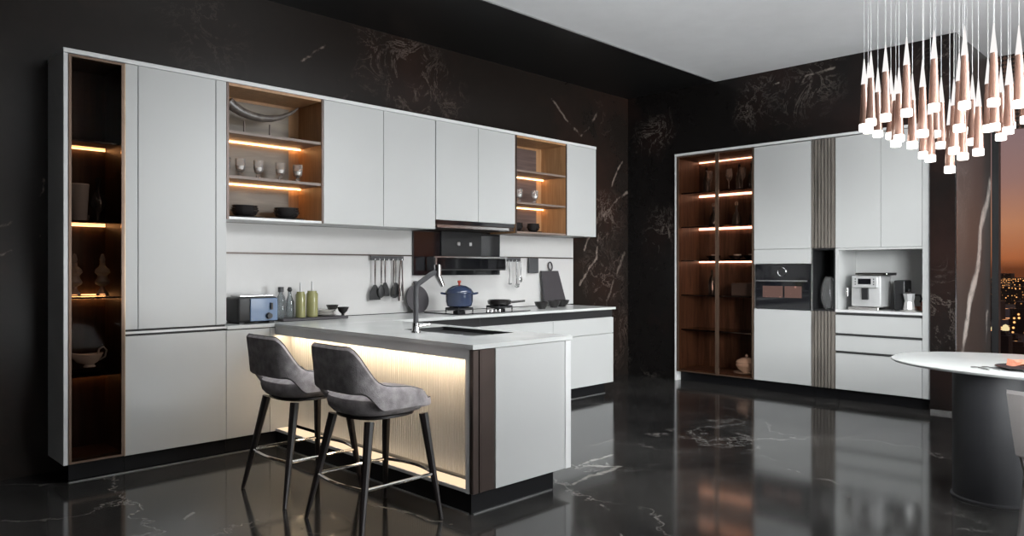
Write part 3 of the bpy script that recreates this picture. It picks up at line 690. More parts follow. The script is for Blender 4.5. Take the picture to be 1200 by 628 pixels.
def bowls(xs, z, r, n, where, grp, first):
    for j, x in enumerate(xs):
        tag(MB().lathe([(r * .6, 0), (r * 1.3, .006), (r * 1.5, .012), (r * 1.45, .014), (.001, .009)], (x, 5.19, z), 28, sy=.75).build('black_plate', 'black_ceramic', smooth=True), 'black plate under the stacked bowls %s' % where[j], 'plate', grp + ' plates')
        for k in range(n):
            rr = r * (1 - .04 * k)
            tag(MB().lathe([(rr * .5, 0), (rr * .8, .012), (rr, .042), (rr * 1.04, .048), (rr * .96, .046), (rr * .7, .018), (.001, .012)], (x, 5.19, z + .015 + .016 * k), 28, sy=.8).build('black_bowl', 'black_ceramic', smooth=True), 'black bowl stacked %s' % where[j], 'bowl', grp + ' bowls in the stack %s' % where[j])
bowls([2.42, 2.75], ZU + .019, .10, 3, ['below the goblets next to the tall cabinet', 'below the goblets next to the bronze side edge'], 'oak-backed shelf', 0)
bowls([5.25, 5.5], ZU + .019, .075, 3, ['by the hood cabinet on the brown-backed bottom shelf', 'by the warm side wall on the brown-backed bottom shelf'], 'brown-backed shelf', 0)

# ------------------------------------------------------------------ far wall cabinets (fronts at X = 7.42)
FX = 7.42; BX = 7.90
wc = thing('wine_cabinet', (7.66, 4.24, 0), 'wide smoked glass display cabinet with two doors and walnut interior on far marble wall', 'cabinet')
box(FX - .004, BX, 4.702, 4.724, 0, 2.61).build('side_panel', 'lacquer_edge', wc)
b = MB(); b.box(FX + .02, BX, 4.68, 4.70, ZB, 2.60); b.box(FX + .02, BX, 3.745, 3.763, ZB, 2.60); b.box(BX - .015, BX, 3.763, 4.68, ZB, 2.60)
b.box(FX + .03, BX - .015, 3.763, 4.68, 2.58, 2.60); b.box(FX + .03, BX - .015, 3.763, 4.68, ZB, ZB + .025)
b.build('body', 'walnut', wc)
for z in (2.185, 1.79, 1.40, 1.0, .60):
    s = box(FX + .06, BX - .017, 3.765, 4.678, z - .014, z).build('shelf', 'black_glass', wc)
    if z > 1.1: box(BX - .036, BX - .024, 3.77, 4.67, z - .026, z - .016).build('light_strip', 'led_peach', s)
box(BX - .036, BX - .024, 3.77, 4.67, 2.570, 2.578).build('light_strip', 'led_peach', wc)
for a, c in ((3.745, 4.180), (4.184, 4.700)):
    d = MB(); t = .018
    d.box(FX - .004, FX + .016, a, a + t, ZB, 2.605); d.box(FX - .004, FX + .016, c - t - (.012 if c > 4.5 else 0), c, ZB, 2.605)
    d.box(FX, FX + .012, a + t, c - t, ZB, ZB + .012); d.box(FX, FX + .012, a + t, c - t, 2.593, 2.605)
    dd = d.build('door', 'bronze', wc); box(FX + .004, FX + .008, a + t, c - t - .012, ZB + .012, 2.593).build('glass', 'smoked_glass', dd)
box(FX + .09, FX + .11, 3.745, 4.70, 0, ZB - .001).build('plinth', 'plinth_black', wc)

def far_panel(nm, y0, y1, z0, z1, par, mat='lacquer', t=.02, x=FX): return box(x, x + t, y0 + .0015, y1 - .0015, z0 + .0015, z1 - .0015, bev=.001).build(nm, mat, par)
oc = thing('oven_cabinet', (7.66, 3.43, 0), 'tall light grey cabinet housing the built-in oven beside the wine cabinet', 'cabinet')
b = MB(); b.box(FX + .022, BX, 3.727, 3.743, ZB, 2.60); b.box(FX + .022, BX, 3.121, 3.135, ZB, 2.60); b.box(BX - .02, BX, 3.135, 3.727, ZB, 2.60); b.box(FX + .022, BX - .02, 3.135, 3.727, 1.36, 2.60); b.box(FX + .022, BX - .02, 3.135, 3.727, ZB, .872)
b.build('body', 'lacquer', oc)
far_panel('upper_door', 3.121, 3.741, 1.508, 2.605, oc); far_panel('flap_door', 3.121, 3.741, 1.352, 1.505, oc); far_panel('lower_door', 3.121, 3.741, ZB, .874, oc)
box(FX + .09, FX + .11, 3.121, 3.743, 0, ZB - .001).build('plinth', 'plinth_black', oc)
ov = thing('built_in_oven', (7.5, 3.43, .876), 'black built-in oven with round display and steel bar handle', 'oven')
box(FX, BX - .1, 3.138, 3.724, .878, 1.346).build('body', 'black_glass', ov)
MB().tube([(FX - .004, 3.43 + .045 * math.cos(t * PI / 10), 1.268 + .045 * math.sin(t * PI / 10)) for t in range(21)], .004, 6).build('display_ring', 'steel', ov)
box(FX - .03, FX - .018, 3.15, 3.71, 1.168, 1.182).build('handle', 'steel', ov)
for yy in (3.17, 3.69): box(FX - .018, FX - .001, yy - .006, yy + .006, 1.17, 1.18).build('handle_bracket', 'steel', ov)
box(FX - .003, FX - .001, 3.22, 3.40, 1.0, 1.12).build('lit_window', 'oven_glow', ov); box(FX - .003, FX - .001, 3.42, 3.64, 1.0, 1.12).build('lit_window', 'oven_glow', ov)

fcab = thing('fluted_niche_cabinet', (7.66, 2.99, 0), 'narrow dark fluted column cabinet with small open niche between oven and drawers', 'cabinet')
def fluted(z0, z1):
    q = [(FX + .03, 3.117), (FX + .03, 2.884)]; n = 7; wd = (3.117 - 2.884) / n
    for i in range(n):
        a = 2.884 + i * wd; q += [(FX + .012, a), (FX + .012, a + wd * .3), (FX - .004, a + wd * .35), (FX - .004, a + wd * .98)]
    q.append((FX + .012, 3.117)); return MB().prism(q, z0, z1)
fluted(1.51, 2.605).build('fluted_panel', 'fluted_dark', fcab); fluted(ZB, .875).build('fluted_panel', 'fluted_dark', fcab)
b = MB(); b.box(FX, BX - .02, 3.105, 3.117, .877, 1.508); b.box(FX, BX - .02, 2.884, 2.894, .877, 1.508); b.box(BX - .04, BX - .02, 2.894, 3.105, .877, 1.508); b.box(FX + .035, BX - .02, 2.894, 3.105, 1.49, 1.508); b.box(FX, BX - .042, 2.894, 3.105, .877, .892)
b.build('niche', 'black_matte', fcab)
box(FX - .003, FX, 3.105, 3.117, .877, 1.508).build('niche_edge', 'steel', fcab)
box(FX + .09, FX + .11, 2.884, 3.119, 0, ZB - .001).build('plinth', 'plinth_black', fcab)
vs = thing('ribbed_vase', (7.62, 2.99, .893), 'bulbous ribbed glass vase inside the small dark niche', 'vase')
pr = [(.04, 0)]
for i in range(17): t = i / 16; pr.append((.045 + .032 * math.sin(PI * t) + .003 * (i % 2), .01 + .30 * t))
pr += [(.03, .32), (.035, .33)]
MB().lathe(pr, (7.52, 2.985, .893), 24).build('body', 'clear_glass', vs, True)

rc = thing('coffee_cabinet', (7.66, 2.46, 0), 'wide light grey cabinet with open coffee niche over three drawers', 'cabinet')
RY0, RY1 = 2.036, 2.881
far_panel('upper_door', 2.458, RY1, 1.506, 2.605, rc); far_panel('upper_door', 2.10, 2.457, 1.506, 2.605, rc)
box(FX, BX, RY0, 2.097, ZB, 2.605).build('end_panel', 'lacquer', rc)
b = MB(); b.box(FX + .022, BX, 2.099, RY1, 1.51, 2.60); b.box(FX, BX, 2.853, RY1, .898, 1.502); b.box(BX - .02, BX, 2.099, 2.853, .898, 1.509); b.box(FX + .002, BX - .02, 2.099, 2.853, 1.485, 1.505)
b.box(FX + .03, BX, 2.099, RY1, ZB, .872)
b.build('body', 'lacquer', rc)
box(FX - .004, BX - .021, 2.099, RY1 - .001, .874, .897).build('shelf_top', 'lacquer_edge', rc)
for z0, z1 in ((.664, .845), (.49, .64), (ZB, .466)):
    far_panel('drawer', 2.10, RY1, z0, z1, rc)
for z0 in (.846, .642, .468): box(FX + .021, FX + .029, 2.101, RY1 - .002, z0, z0 + .022).build('drawer_recess', 'shadow_gap', rc)
box(FX + .09, FX + .11, RY0, RY1, 0, ZB - .001).build('plinth', 'plinth_black', rc)
tag(box(FX - .006, BX, RY0, 4.724, 2.612, 2.638).build('far_top_panel', 'lacquer_edge'), 'thin light grey top panel over the far wall cabinets', 'top panel')

cm = thing('coffee_machine', (7.62, 2.62, .898), 'silver bean-to-cup coffee machine in the open niche', 'coffee machine')
box(7.50, 7.78, 2.48, 2.76, .93, 1.235, bev=.015, seg=2).build('body', 'satin_silver', cm, True)
box(7.462, 7.50, 2.50, 2.74, 1.115, 1.225, bev=.008).build('control_panel', 'satin_silver', cm)
box(7.458, 7.462, 2.56, 2.68, 1.15, 1.205).build('display', 'black_glass', cm)
for yy in (2.535, 2.705):
    for zz_ in (1.15, 1.175, 1.2): MB().tube([(7.461, yy, zz_), (7.456, yy, zz_)], .006, 8).build('button', 'black_matte', cm)
box(7.47, 7.50, 2.59, 2.65, 1.0, 1.114, bev=.004).build('spout', 'black_matte', cm)
box(7.45, 7.78, 2.49, 2.77, .899, .928, bev=.004).build('drip_tray', 'chrome', cm)
box(7.50, 7.78, 2.43, 2.70, 1.237, 1.262).build('bean_lid', 'black_matte', cm)
box(7.47, 7.499, 2.42, 2.71, 1.243, 1.26, bev=.003).build('cup_rail', 'chrome', cm)
MB().tube([(7.48, 2.79, 1.03), (7.48, 2.79, 1.11)], .012, 10).build('steam_wand', 'chrome', cm, True)
tag(box(7.60, 7.80, 2.30, 2.40, .899, 1.19, bev=.012, seg=2).build('coffee_grinder', 'black_matte'), 'tall dark canister block beside the silver coffee machine', 'canister')
mk = thing('moka_pot', (7.58, 2.36, .898), 'faceted silver moka pot with dark handle in the coffee niche', 'moka pot')
c = (7.56, 2.25, .912)
MB().lathe([(.05, 0), (.052, .01), (.042, .075), (.04, .08), (.055, .15), (.058, .155)], c, 8).build('body', 'satin_silver', mk)
MB().lathe([(.056, .156), (.03, .172), (0, .175)], c, 8).build('lid', 'chrome', mk); MB().lathe([(.008, .174), (.013, .185), (.008, .20), (0, .201)], c, 10).build('knob', 'black_matte', mk, True)
MB().tube([(7.56, 2.20, 1.055), (7.56, 2.155, 1.055), (7.56, 2.145, 1.02), (7.56, 2.155, .985)], .009, 8).build('handle', 'black_matte', mk, True)
mk.location.y += 0
tag(MB().lathe([(.06, 0), (.075, .004), (.085, .012), (.001, .012)], (7.56, 2.25, .898), 24).build('saucer', 'white_ceramic', smooth=True), 'pale saucer under the silver moka pot', 'saucer')
for k in range(4):
    tag(MB().lathe([(.018, 0), (.026, .006), (.03, .045), (.027, .045), (.022, .01), (.001, .008)], (7.66, 2.14 + .07 * k if k < 1 else 2.14 + .055 * (k - 1) + .04, .898) if False else (7.68, 2.13 + .062 * k if k < 3 else 2.16, .898 if k < 3 else .945), 18).build('espresso_cup', 'terracotta', smooth=True), 'small reddish espresso cup behind the moka pot', 'cup', 'espresso cups in the coffee niche')

# wine cabinet contents
W1 = [(.04, 0), (.041, .01), (.041, .15), (.03, .19), (.014, .225), (.014, .28), (.017, .285)]
W2 = [(.05, 0), (.055, .02), (.05, .10), (.03, .14), (.014, .17), (.014, .21), (.02, .222)]
W3 = [(.035, 0), (.035, .004), (.006, .01), (.006, .10), (.03, .13), (.038, .17), (.032, .24), (.03, .24), (.034, .17), (.001, .125)]
wx = 7.66
BG = 'bottles and glasses on the top shelf of the wine cabinet'
tops = [(4.45, W1, 'dark_bottle', 'wine_bottle', 'dark bottle behind the first glass door near the door divider, top shelf', 'bottle'), (4.36, W3, 'clear_glass', 'wine_glass', 'tall stemmed glass beside the bottle behind the divider, top shelf', 'glass'),
        (4.12, W3, 'clear_glass', 'wine_glass', 'stemmed glass just past the bronze door divider, top shelf', 'glass'), (4.037, W1, 'dark_bottle', 'wine_bottle', 'dark bottle between stemmed glasses past the divider, top shelf', 'bottle'),
        (3.957, W3, 'clear_glass', 'wine_glass', 'stemmed glass between the two bottles past the divider, top shelf', 'glass'), (3.885, W1, 'dark_bottle', 'wine_bottle', 'dark bottle in the middle of the second door, top shelf', 'bottle'), (3.81, W3, 'clear_glass', 'wine_glass', 'stemmed glass touching the white oven cabinet side, top shelf', 'glass')]
for y, pr, mt, nm, lb, ca in tops: bottle(nm, wx - (.08 if pr is W3 else 0), y, 2.186, pr, mt, lb, ca, cap=([(.016, .286), (.016, .30), (0, .301)], 'drum_grey') if pr is W1 else None)
for y, lb in ((4.36, 'round dark decanter behind the first glass door on the second shelf'), (4.07, 'round dark decanter just past the divider on the second shelf'), (3.86, 'round dark decanter near the oven cabinet on the second shelf')):
    bottle('wine_decanter', wx, y, 1.791, W2, 'dark_bottle', lb, 'decanter', ([(.012, .222), (.022, .245), (.012, .27), (0, .271)], 'clear_glass'))
for y, lb in ((4.36, 'dark dish stack behind the first glass door on the third shelf'), (4.08, 'dark dish past the divider on the third shelf'), (3.90, 'dark dish near the oven cabinet on the third shelf')):
    tag(MB().lathe([(.04, 0), (.05, .01), (.078, .04), (.085, .05), (.08, .048), (.04, .014), (.001, .012)], (wx, y, 1.401), 26).build('dark_dish', 'black_ceramic', smooth=True), lb, 'dish', 'dark dishes in the wine cabinet')
    tag(MB().lathe([(.02, 0), (.03, .01), (.045, .05), (.042, .05), (.026, .014), (.001, .01)], (wx, y - .02, 1.4155), 20).build('pale_cup', 'white_ceramic', smooth=True), lb.replace('dark dish', 'pale cup standing in dark dish').replace(' stack', ''), 'cup', 'pale cups in the wine cabinet')
tag(box(7.55, 7.8, 3.80, 4.08, 1.001, 1.14, bev=.006).build('storage_box', 'drum_grey'), 'dark low storage box on the shelf above the tureen', 'box')
bottle('wine_bottle', wx, 4.38, 1.001, W1, 'dark_bottle', 'dark bottle alone behind the first glass door at oven height', 'bottle')
tu = thing('soup_tureen', (7.62, 3.93, ZB + .026), 'white soup tureen with domed lid on the wine cabinet floor', 'tureen')
c = (7.62, 3.93, ZB + .026)
MB().lathe([(.10, .002), (.13, .008), (.14, .016), (.001, .016)], c, 28).build('saucer', 'white_ceramic', tu, True)
MB().lathe([(.05, .017), (.055, .025), (.09, .05), (.115, .09), (.11, .12), (.118, .125)], c, 28).build('body', 'white_ceramic', tu, True)
MB().lathe([(.115, .127), (.10, .15), (.05, .175), (.012, .18)], c, 28).build('lid', 'white_ceramic', tu, True)
MB().lathe([(.008, .18), (.018, .195), (.008, .215), (0, .217)], c, 12).build('knob', 'white_ceramic', tu, True)

# ------------------------------------------------------------------ bar stools (face +X)
def make_stool():
    u = thing('bar_stool', (0, 0, 0), 'x', 'bar stool', 'bar stools at the peninsula')
    MB().lathe([(.15, .566), (.205, .575), (.228, .60), (.235, .63), (.228, .655), (.20, .672), (.12, .68), (.001, .682)], (0.01, 0, 0), 40, n=2.8).build('seat', 'fabric_grey', u, True)
    MB().lathe([(.001, .548), (.165, .548), (.185, .553), (.185, .565), (.001, .565)], (0, 0, 0), 32, n=2.6).build('seat_base', 'leg_dark', u, True)
    # wrap-round back shell
    import bisect
    HX = [(-.30, .925), (-.235, .922), (-.222, .90), (-.19, .82), (-.15, .755), (-.11, .73), (-.06, .72), (.04, .71), (.12, .685), (.16, .64)]
    def hx(x):
        if x <= HX[0][0]: return HX[0][1]
        for (a, p), (b_, q) in zip(HX, HX[1:]):
            if x <= b_: t = (x - a) / (b_ - a); return p + (q - p) * t
        return HX[-1][1]
    def bx_(x):
        t = min(1, max(0, (x + .215) / .10)); t = t * t * (3 - 2 * t); return .692 + (.60 - .692) * t
    rings = []; K = 64; n = 4.2
    path = []
    for i in range(K + 1):
        th = math.radians(-128 + 256 * i / K) + PI
        ca, sa = math.cos(th), math.sin(th); k = (abs(ca) ** n + abs(sa) ** n) ** (-1 / n)
        path.append((k * ca, k * sa))
    pip = []
    for px, py in path:
        x0 = px * .247; y0 = py * .243; zt = hx(x0); zb = bx_(x0); rg = []
        nrm = Vector((px, py, 0)).normalized(); hgt = max(.03, zt - zb)
        endt = min(1, max(.25, (.165 - x0) / .05))
        T = .019 * endt
        prof = [(-T, .0 + .012), (-T, hgt * .5), (-T * .9, hgt - .014), (-T * .3, hgt - .001), (T * .3, hgt), (T * .9, hgt - .014), (T, hgt * .5), (T, .012), (T * .4, 0), (-T * .4, 0)]
        for off, dz_ in prof:
            lean = max(0, dz_ - .05) * .16 * max(0, -px)
            q = Vector((x0, y0, 0)) + nrm * off
            rg.append((q.x - lean, q.y * (1 + .0), zb + dz_))
        rings.append(rg)
        lean = max(0, hgt - .05) * .16 * max(0, -px)
        pip.append((x0 - lean, y0, zt + .001))
    MB().rings(rings).build('backrest', 'fabric_grey', u, True)
    MB().tube(pip, .003, 6).build('piping', 'piping', u)
    LG = [(-.15, -.165, -.262, -.262), (-.15, .165, -.255, .258), (.185, -.165, .235, -.25), (.185, .165, .235, .25)]
    mid = []
    for a, b_, c_, d_ in LG:
        MB().tube([(a, b_, .548), ((a + c_) / 2, (b_ + d_) / 2, .27), (c_, d_, .0)], [.025, .019, .011], 8).build('leg', 'leg_dark', u, True)
        t = .57; mid.append(Vector((a + (c_ - a) * t, b_ + (d_ - b_) * t, .235)))
    def bow(p, q, d, r=.0075): 
        return [tuple(p + (q - p) * (i / 10) + Vector(d) * math.sin(PI * i / 10)) for i in range(11)]
    MB().tube(bow(mid[0], mid[2], (0, 0, 0)), .009, 8).build('stretcher', 'chrome', u, True)
    MB().tube(bow(mid[1], mid[3], (0, 0, 0)), .009, 8).build('stretcher', 'chrome', u, True)
    MB().tube(bow(mid[0], mid[1], (-.03, 0, 0)), .009, 8).build('stretcher', 'chrome', u, True)
    MB().tube(bow(mid[2], mid[3], (.045, 0, .0)), .009, 8).build('stretcher', 'chrome', u, True)
    MB().tube([(mid[0].x + .01, mid[0].y + .0, .56), (mid[0].x + .03, mid[0].y + .03, .56)], .004, 6)
    return u
s0 = make_stool(); s0.location = (2.20, 3.205, 0); s0['label'] = 'grey upholstered bar stool at the open end of the peninsula, nearer the corner post'
dup(s0, (2.20, 3.94, 0), 'grey upholstered bar stool closer to the tall white cabinet and wall')

# ------------------------------------------------------------------ dining table, chair, tableware
tb = thing('dining_table', (5.1, .55, 0), 'pale stone dining table with rounded end and grey drum base under the pendants', 'table')
def selli(c, a, b_, n, z, k=1, seg=72):
    r = []
    for i in range(seg):
        t = 2 * PI * i / seg; ca, sa = math.cos(t), math.sin(t); q = (abs(ca) ** n + abs(sa) ** n) ** (-1 / n)
        r.append((c[0] + a * k * q * ca, c[1] + b_ * k * q * sa, z))
    return r
tc_ = (5.10, .55)
MB().rings([selli(tc_, .55, .98, 2.4, .722), selli(tc_, .59, 1.03, 2.4, .732), selli(tc_, .60, 1.045, 2.4, .742), selli(tc_, .598, 1.043, 2.4, .748), selli(tc_, .592, 1.036, 2.4, .75)]).build('table_top', 'table_stone', tb, True)
MB().lathe([(.205, 0), (.205, .008), (.195, .015), (.195, .71), (.21, .721)], (4.88, 1.02, 0), 48).build('drum_base', 'drum_black', tb, True)
MB().lathe([(.205, 0), (.205, .008), (.195, .015), (.195, .71), (.21, .721)], (5.2, .05, 0), 48).build('drum_base', 'drum_black', tb, True)
ch = thing('dining_chair', (3.98, .42, 0), 'grey leather dining chair with splayed legs drawn up to the stone table', 'chair')
rings = []
for i in range(17):
    t = -1 + 2 * i / 16; y = .42 + .265 * t; bowx = .05 * (1 - t * t); rg = []
    for off, z in ((-.018, .515), (-.024, .65), (-.02, .775), (-.006, .79), (.012, .787), (.02, .77), (.026, .65), (.022, .52), (.004, .505)):
        sh = (.79 - z) * .10 * (-t)
        rg.append((3.735 - bowx + off + (.52 - z) * .12, y + sh * abs(t), z))
    rings.append(rg)
MB().rings(rings).build('backrest', 'leather_grey', ch, True)
MB().lathe([(.19, .395), (.225, .41), (.235, .435), (.225, .46), (.18, .475), (.001, .478)], (4.0, .42, 0), 40, n=3.2).build('seat', 'leather_grey', ch, True)
for s in (-1, 1):
    MB().tube([(3.715, .42 + s * .225, .60), (3.78, .42 + s * .20, .43), (3.74, .42 + s * .215, .2), (3.69, .42 + s * .24, 0)], [.016, .022, .018, .013], 8).build('leg', 'leather_leg', ch, True)
    MB().tube([(4.17, .42 + s * .17, .40), (4.22, .42 + s * .215, 0)], [.022, .013], 8).build('leg', 'leather_leg', ch, True)
ch.location = (3.98 - .025, .42 + .03, 0)
pd = thing('dinner_plate', (4.84, .86, .751), 'dark-rimmed plate with folded reddish napkin on the stone table', 'plate')
pc = (4.80, .845, .7515)
MB().lathe([(.09, 0), (.10, .003), (.145, .014), (.143, .017), (.10, .007), (.001, .006)], pc, 36).build('plate', 'black_ceramic', pd, True)
nk = MB(); rings = []
for i in range(9):
    t = i / 8; rg = []
    for k in range(10):
        a = 2 * PI * k / 10; r = .036 * (1 - .6 * t) * (1 + .3 * math.sin(3 * a + 4 * t))
        rg.append((pc[0] - .06 + .14 * t + r * math.cos(a) * .4, pc[1] + .05 - .10 * t + r * math.sin(a), .7705 + r * .5 + r * .45 * math.cos(a)))
    rings.append(rg)
nk.rings(rings); tag(nk.build('napkin', 'terracotta', smooth=True), 'crumpled reddish napkin lying on the dark-rimmed plate', 'napkin')
def cut(x, y, kind, lb):
    u = thing(kind, (x, y, .751), lb, 'cutlery')
    dx, dy = .7, .7
    MB().tube([(x, y, .755), (x + .09 * dx, y + .09 * dy, .755)], [.005, .004], 8).build('handle', 'steel', u, True)
    MB().lathe([(.001, 0), (.008, .0005), (.009, .003), (.001, .004)], (x + .125 * dx, y + .125 * dy, .7525), 14, sx=2.2, sy=2.2).build('head', 'steel', u, True)
cut(4.62, .98, 'table_fork', 'steel fork lying nearest the rounded table end beside the plate')
cut(4.67, .94, 'table_knife', 'steel knife lying between fork and dark-rimmed plate')

# ------------------------------------------------------------------ chandelier
s_ = math.sqrt(.5)
PEND = [(1012.7, 68.6, 153.2), (1020.7, 60.2, 147.2), (1017.4, 73, 156.2), (1028.8, 79.6, 160.5), (1037.8, 51.8, 142), (1044, 83, 163), (1049.8, 87.6, 172), (1053.5, 78.6, 166), (1062.5, 42.8, 136.5), (1069.2, 86, 174),
        (1081.3, 69.6, 160.5), (1094.6, 35, 130.4), (1082.6, 100, 185.6), (1090.3, 103.7, 189.6), (1096.6, 77, 161), (1103, 90, 174), (1113, 115.4, 202.7), (1118, 92, 180.6), (1124, 62, 154.5), (1130.4, 30, 127.8), (1128.4, 100, 187.3),
        (1133, 77, 157), (1139.5, 87, 170), (1146.5, 93, 182.3), (1157.8, 67, 154.5), (1164.5, 26.8, 124.4), (1165.5, 63, 153), (1173, 77.6, 164.5), (1181.6, 68, 157), (1184, 70, 151), (1194, 29.4, 126.4), (1202.5, 52, 144.5), (1210, 66, 150), (1222, 45, 136)]
PL = .46
cc = (4.62, 1.32)
chd = thing('chandelier', (cc[0], cc[1], CZ), 'cluster chandelier of white-tipped copper cone pendants hung over the dining table', 'chandelier')
MB().lathe([(.62, CZ - .03), (.62, CZ - .001), (0, CZ - .001)][0:2] + [(0.001, CZ - .001)], (cc[0], cc[1], 0), 48).build('canopy', 'canopy_white', chd, True)
mP = MB().lathe([(.0175, .294), (.0285, .042)], (0, 0, 0), 16, cap=(True, True))
ORG_P = Vector(chd.location)
def mesh_only(mb, name, mat):
    me = bpy.data.meshes.new(name); mb.bm.to_mesh(me); mb.bm.free(); me.materials.append(M[mat])
    for p in me.polygons: p.use_smooth = True
    me.set_sharp_from_angle(angle=math.radians(38)); return me
me_body = mesh_only(mP, 'pendant', 'copper_rose')
me_tip = mesh_only(MB().lathe([(.018, .296), (.0175, .30), (.0028, .455), (.001, .46)], (0, 0, 0), 16), 'tip', 'tip_glow')
me_dif = mesh_only(MB().lathe([(.028, 0), (.0305, .003), (.0305, .039), (.027, .0415)], (0, 0, 0), 16), 'diffuser', 'diffuser')
me_wire = mesh_only(MB().lathe([(.0016, 0), (.0016, 1)], (0, 0, 0), 6), 'wire', 'wire')
def child(nm, me, par, loc, sc=(1, 1, 1)):
    o = bpy.data.objects.new(nm, me); COL.objects.link(o); o.parent = par; o.location = loc; o.scale = sc; return o
for px, ty, by_ in PEND:
    d = PL * 860 / (by_ - ty); d = min(max(d, 4.05), 4.85); u = (px - 600) / 860
    X = (1 + u) * s_ * d; Y = (1 - u) * s_ * d; zb = 1.3 + (315 - by_) * d / 860
    p = child('pendant', me_body, chd, Vector((X, Y, zb)) - ORG_P)
    child('tip', me_tip, p, (0, 0, 0)); child('diffuser', me_dif, p, (0, 0, 0)); child('wire', me_wire, p, (0, 0, .459), (1, 1, CZ - .03 - zb - .459))

# ------------------------------------------------------------------ city beyond the window
g = box(300, 6000, -4000, 4200, -61, -60).build('city_ground', 'city_lights', loc=(300, 0, -60)); g['kind'] = 'structure'
def ray(px, d): u = (px - 600) / 860; return ((1 + u) * s_ * d, (1 - u) * s_ * d)
def tower(px, d, w, ztop, mat, lb, crown=None):
    x, y = ray(px, d)
    u = thing('city_tower', (x, y, -60), lb, 'building', 'distant city towers')
    b = MB(); b.box(x - w / 2, x + w / 2, y - w / 2, y + w / 2, -60, ztop - w * .25); b.box(x - w * .35, x + w * .35, y - w * .35, y + w * .35, ztop - w * .25, ztop)
    b.build('body', mat, u)
    if crown:
        for sx_ in ((-1, 1) if crown[1] == 2 else (0,)):
            MB().lathe([(w * .16, 0), (w * .2, w * .12), (w * .12, w * .3), (.001, w * .36)], (x + sx_ * w * .22, y - sx_ * w * .22, ztop), 12).build('lit_crown', crown[0], u, True)
tower(1172, 420, 10, -34, 'tower_dark', 'dark silhouetted tower with two pale yellow lit crowns beside the window frame', ('crown_yellow', 2))
for i, (px, d, w, zt, cr) in enumerate(((1186, 800, 5.2, -46, 1), (1194, 820, 5.2, -45, 1), (1202, 800, 5.2, -46, 1))):
    tower(px, d, w, zt - 6, 'tower_amber', ['pink-topped distant tower closest to the dark twin-crowned tower', 'pink-topped distant tower in the middle of the three', 'pink-topped distant tower farthest from the window frame'][i], ('crown_pink', 1))
for i, (px, d, w, zt) in enumerate(((1166, 1500, 60, -28), (1177, 2500, 70, -14), (1190, 1300, 50, -30), (1201, 1750, 60, -20), (1206, 700, 26, -30), (1184, 560, 12, -48), (1192, 520, 12, -50), (1215, 1200, 50, -15), (1158, 900, 30, -30))):
    tower(px, d, w, zt, 'tower_amber', ['low amber-lit block far off just past the window frame', 'broad amber-lit block on the skyline above the twin-crowned tower', 'amber-lit block below the skyline in mid distance', 'tall amber-lit block rising on the far skyline', 'amber-lit tower cut by the picture edge', 'small amber-lit building just above the table edge', 'smallest amber-lit building by the table edge', 'amber-lit block past the window opening', 'amber-lit block partly behind the window frame'][i])

# ------------------------------------------------------------------ unseen area lights, mostly fills added to brighten the room
def panel(x, y, w, l, e, col=(1, .97, .94)):
    f = struct(box(x - w / 2, x + w / 2, y - l / 2, y + l / 2, CZ - .02, CZ - .001).build('ceiling_light_frame', 'canopy_white'))
    li = bpy.data.lights.new('panel_light', 'AREA'); li.shape = 'RECTANGLE'; li.size = w * .95; li.size_y = l * .95; li.energy = e; li.color = col
    o = bpy.data.objects.new('panel_light', li); COL.objects.link(o); o.location = (x, y, CZ - .03)
def area(loc, to, sx, sy, e, col=(.96, .99, 1)):
    li = bpy.data.lights.new('soft_light', 'AREA'); li.shape = 'RECTANGLE'; li.size = sx; li.size_y = sy; li.energy = e; li.color = col
    o = bpy.data.objects.new('soft_light', li); COL.objects.link(o); o.location = loc
    o.rotation_euler = (Vector(to) - Vector(loc)).to_track_quat('-Z', 'Y').to_euler()
    return o
def spread(o, deg): o.data.spread = math.radians(deg); return o
spread(area((5.3, -1.1, 2.95), (4.5, 5.2, .3), 2.0, .9, 52), 84)
spread(area((5.6, -3.9, 1.0), (4.2, 5, .5), 2.6, 1.4, 36), 80)  # low front fill, added with no lamp of the room behind it
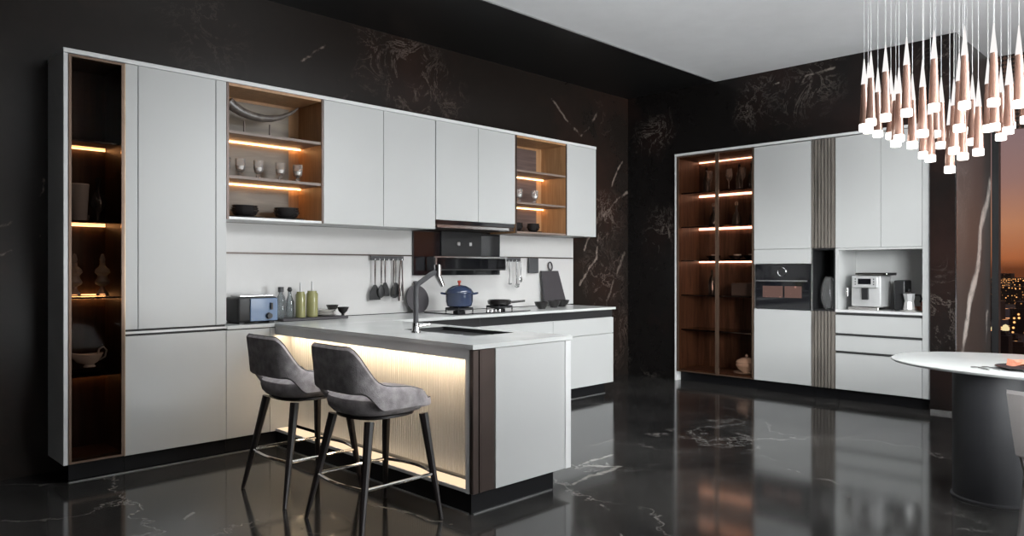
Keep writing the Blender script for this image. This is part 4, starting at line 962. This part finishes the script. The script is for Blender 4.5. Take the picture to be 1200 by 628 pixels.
spread(area((2.6, -1.2, 1.9), (7.4, 3.7, 1.2), 1.6, 1.6, 54), 60)  # added fill that lifts the far wall cabinets
area((3.6, -2.0, .35), (3.61, -2.0, 3.4), 4.5, 2.4, 420)  # upward light added near the floor, imitates bounce onto the ceiling
area((-1.6, -3.6, 2.2), (1.8, 3.6, .6), 1.6, 1.2, 18)  # weak extra fill, added to lift the stools and cabinet side
spread(area((2.2, 3.4, 3.38), (2.2, 3.6, 0), 1.2, .5, 12), 110)
spread(area((4.6, 3.3, 3.38), (4.6, 3.7, 0), 2.6, .5, 34), 110)

# world: dusk sky
wd = bpy.data.worlds.new('World'); bpy.context.scene.world = wd; wd.use_nodes = True; nt = wd.node_tree; nt.nodes.clear()
tcn = nt.nodes.new('ShaderNodeTexCoord'); sep = nt.nodes.new('ShaderNodeSeparateXYZ'); nt.links.new(tcn.outputs['Generated'], sep.inputs[0])
r = ramp(nt, [(0, (.16, .05, .02)), (.012, (.46, .15, .055)), (.05, (.55, .25, .13)), (.10, (.36, .21, .18)), (.17, (.27, .20, .215)), (.35, (.22, .19, .23))], sep.outputs['Z'])
bg = nt.nodes.new('ShaderNodeBackground'); nt.links.new(r.outputs[0], bg.inputs[0]); bg.inputs[1].default_value = 1
ow = nt.nodes.new('ShaderNodeOutputWorld'); nt.links.new(bg.outputs[0], ow.inputs[0])

# camera
cam = bpy.data.cameras.new('Camera'); co = bpy.data.objects.new('Camera', cam); COL.objects.link(co)
co.location = (0, 0, 1.3); co.rotation_euler = (PI / 2, 0, -PI / 4)
cam.sensor_width = 36; cam.lens = 36 * 860 / 1200; cam.shift_y = 1 / 1200; cam.clip_end = 10000; cam.clip_start = .05
sc = bpy.context.scene; sc.camera = co
sc.view_settings.view_transform = 'Standard'; sc.view_settings.look = 'None'; sc.view_settings.gamma = 1; sc.view_settings.use_curve_mapping = False
sc.view_settings.exposure = 0
sc.cycles.use_denoising = True; sc.cycles.max_bounces = 10; sc.cycles.transparent_max_bounces = 24
sc.cycles.sample_clamp_indirect = 6
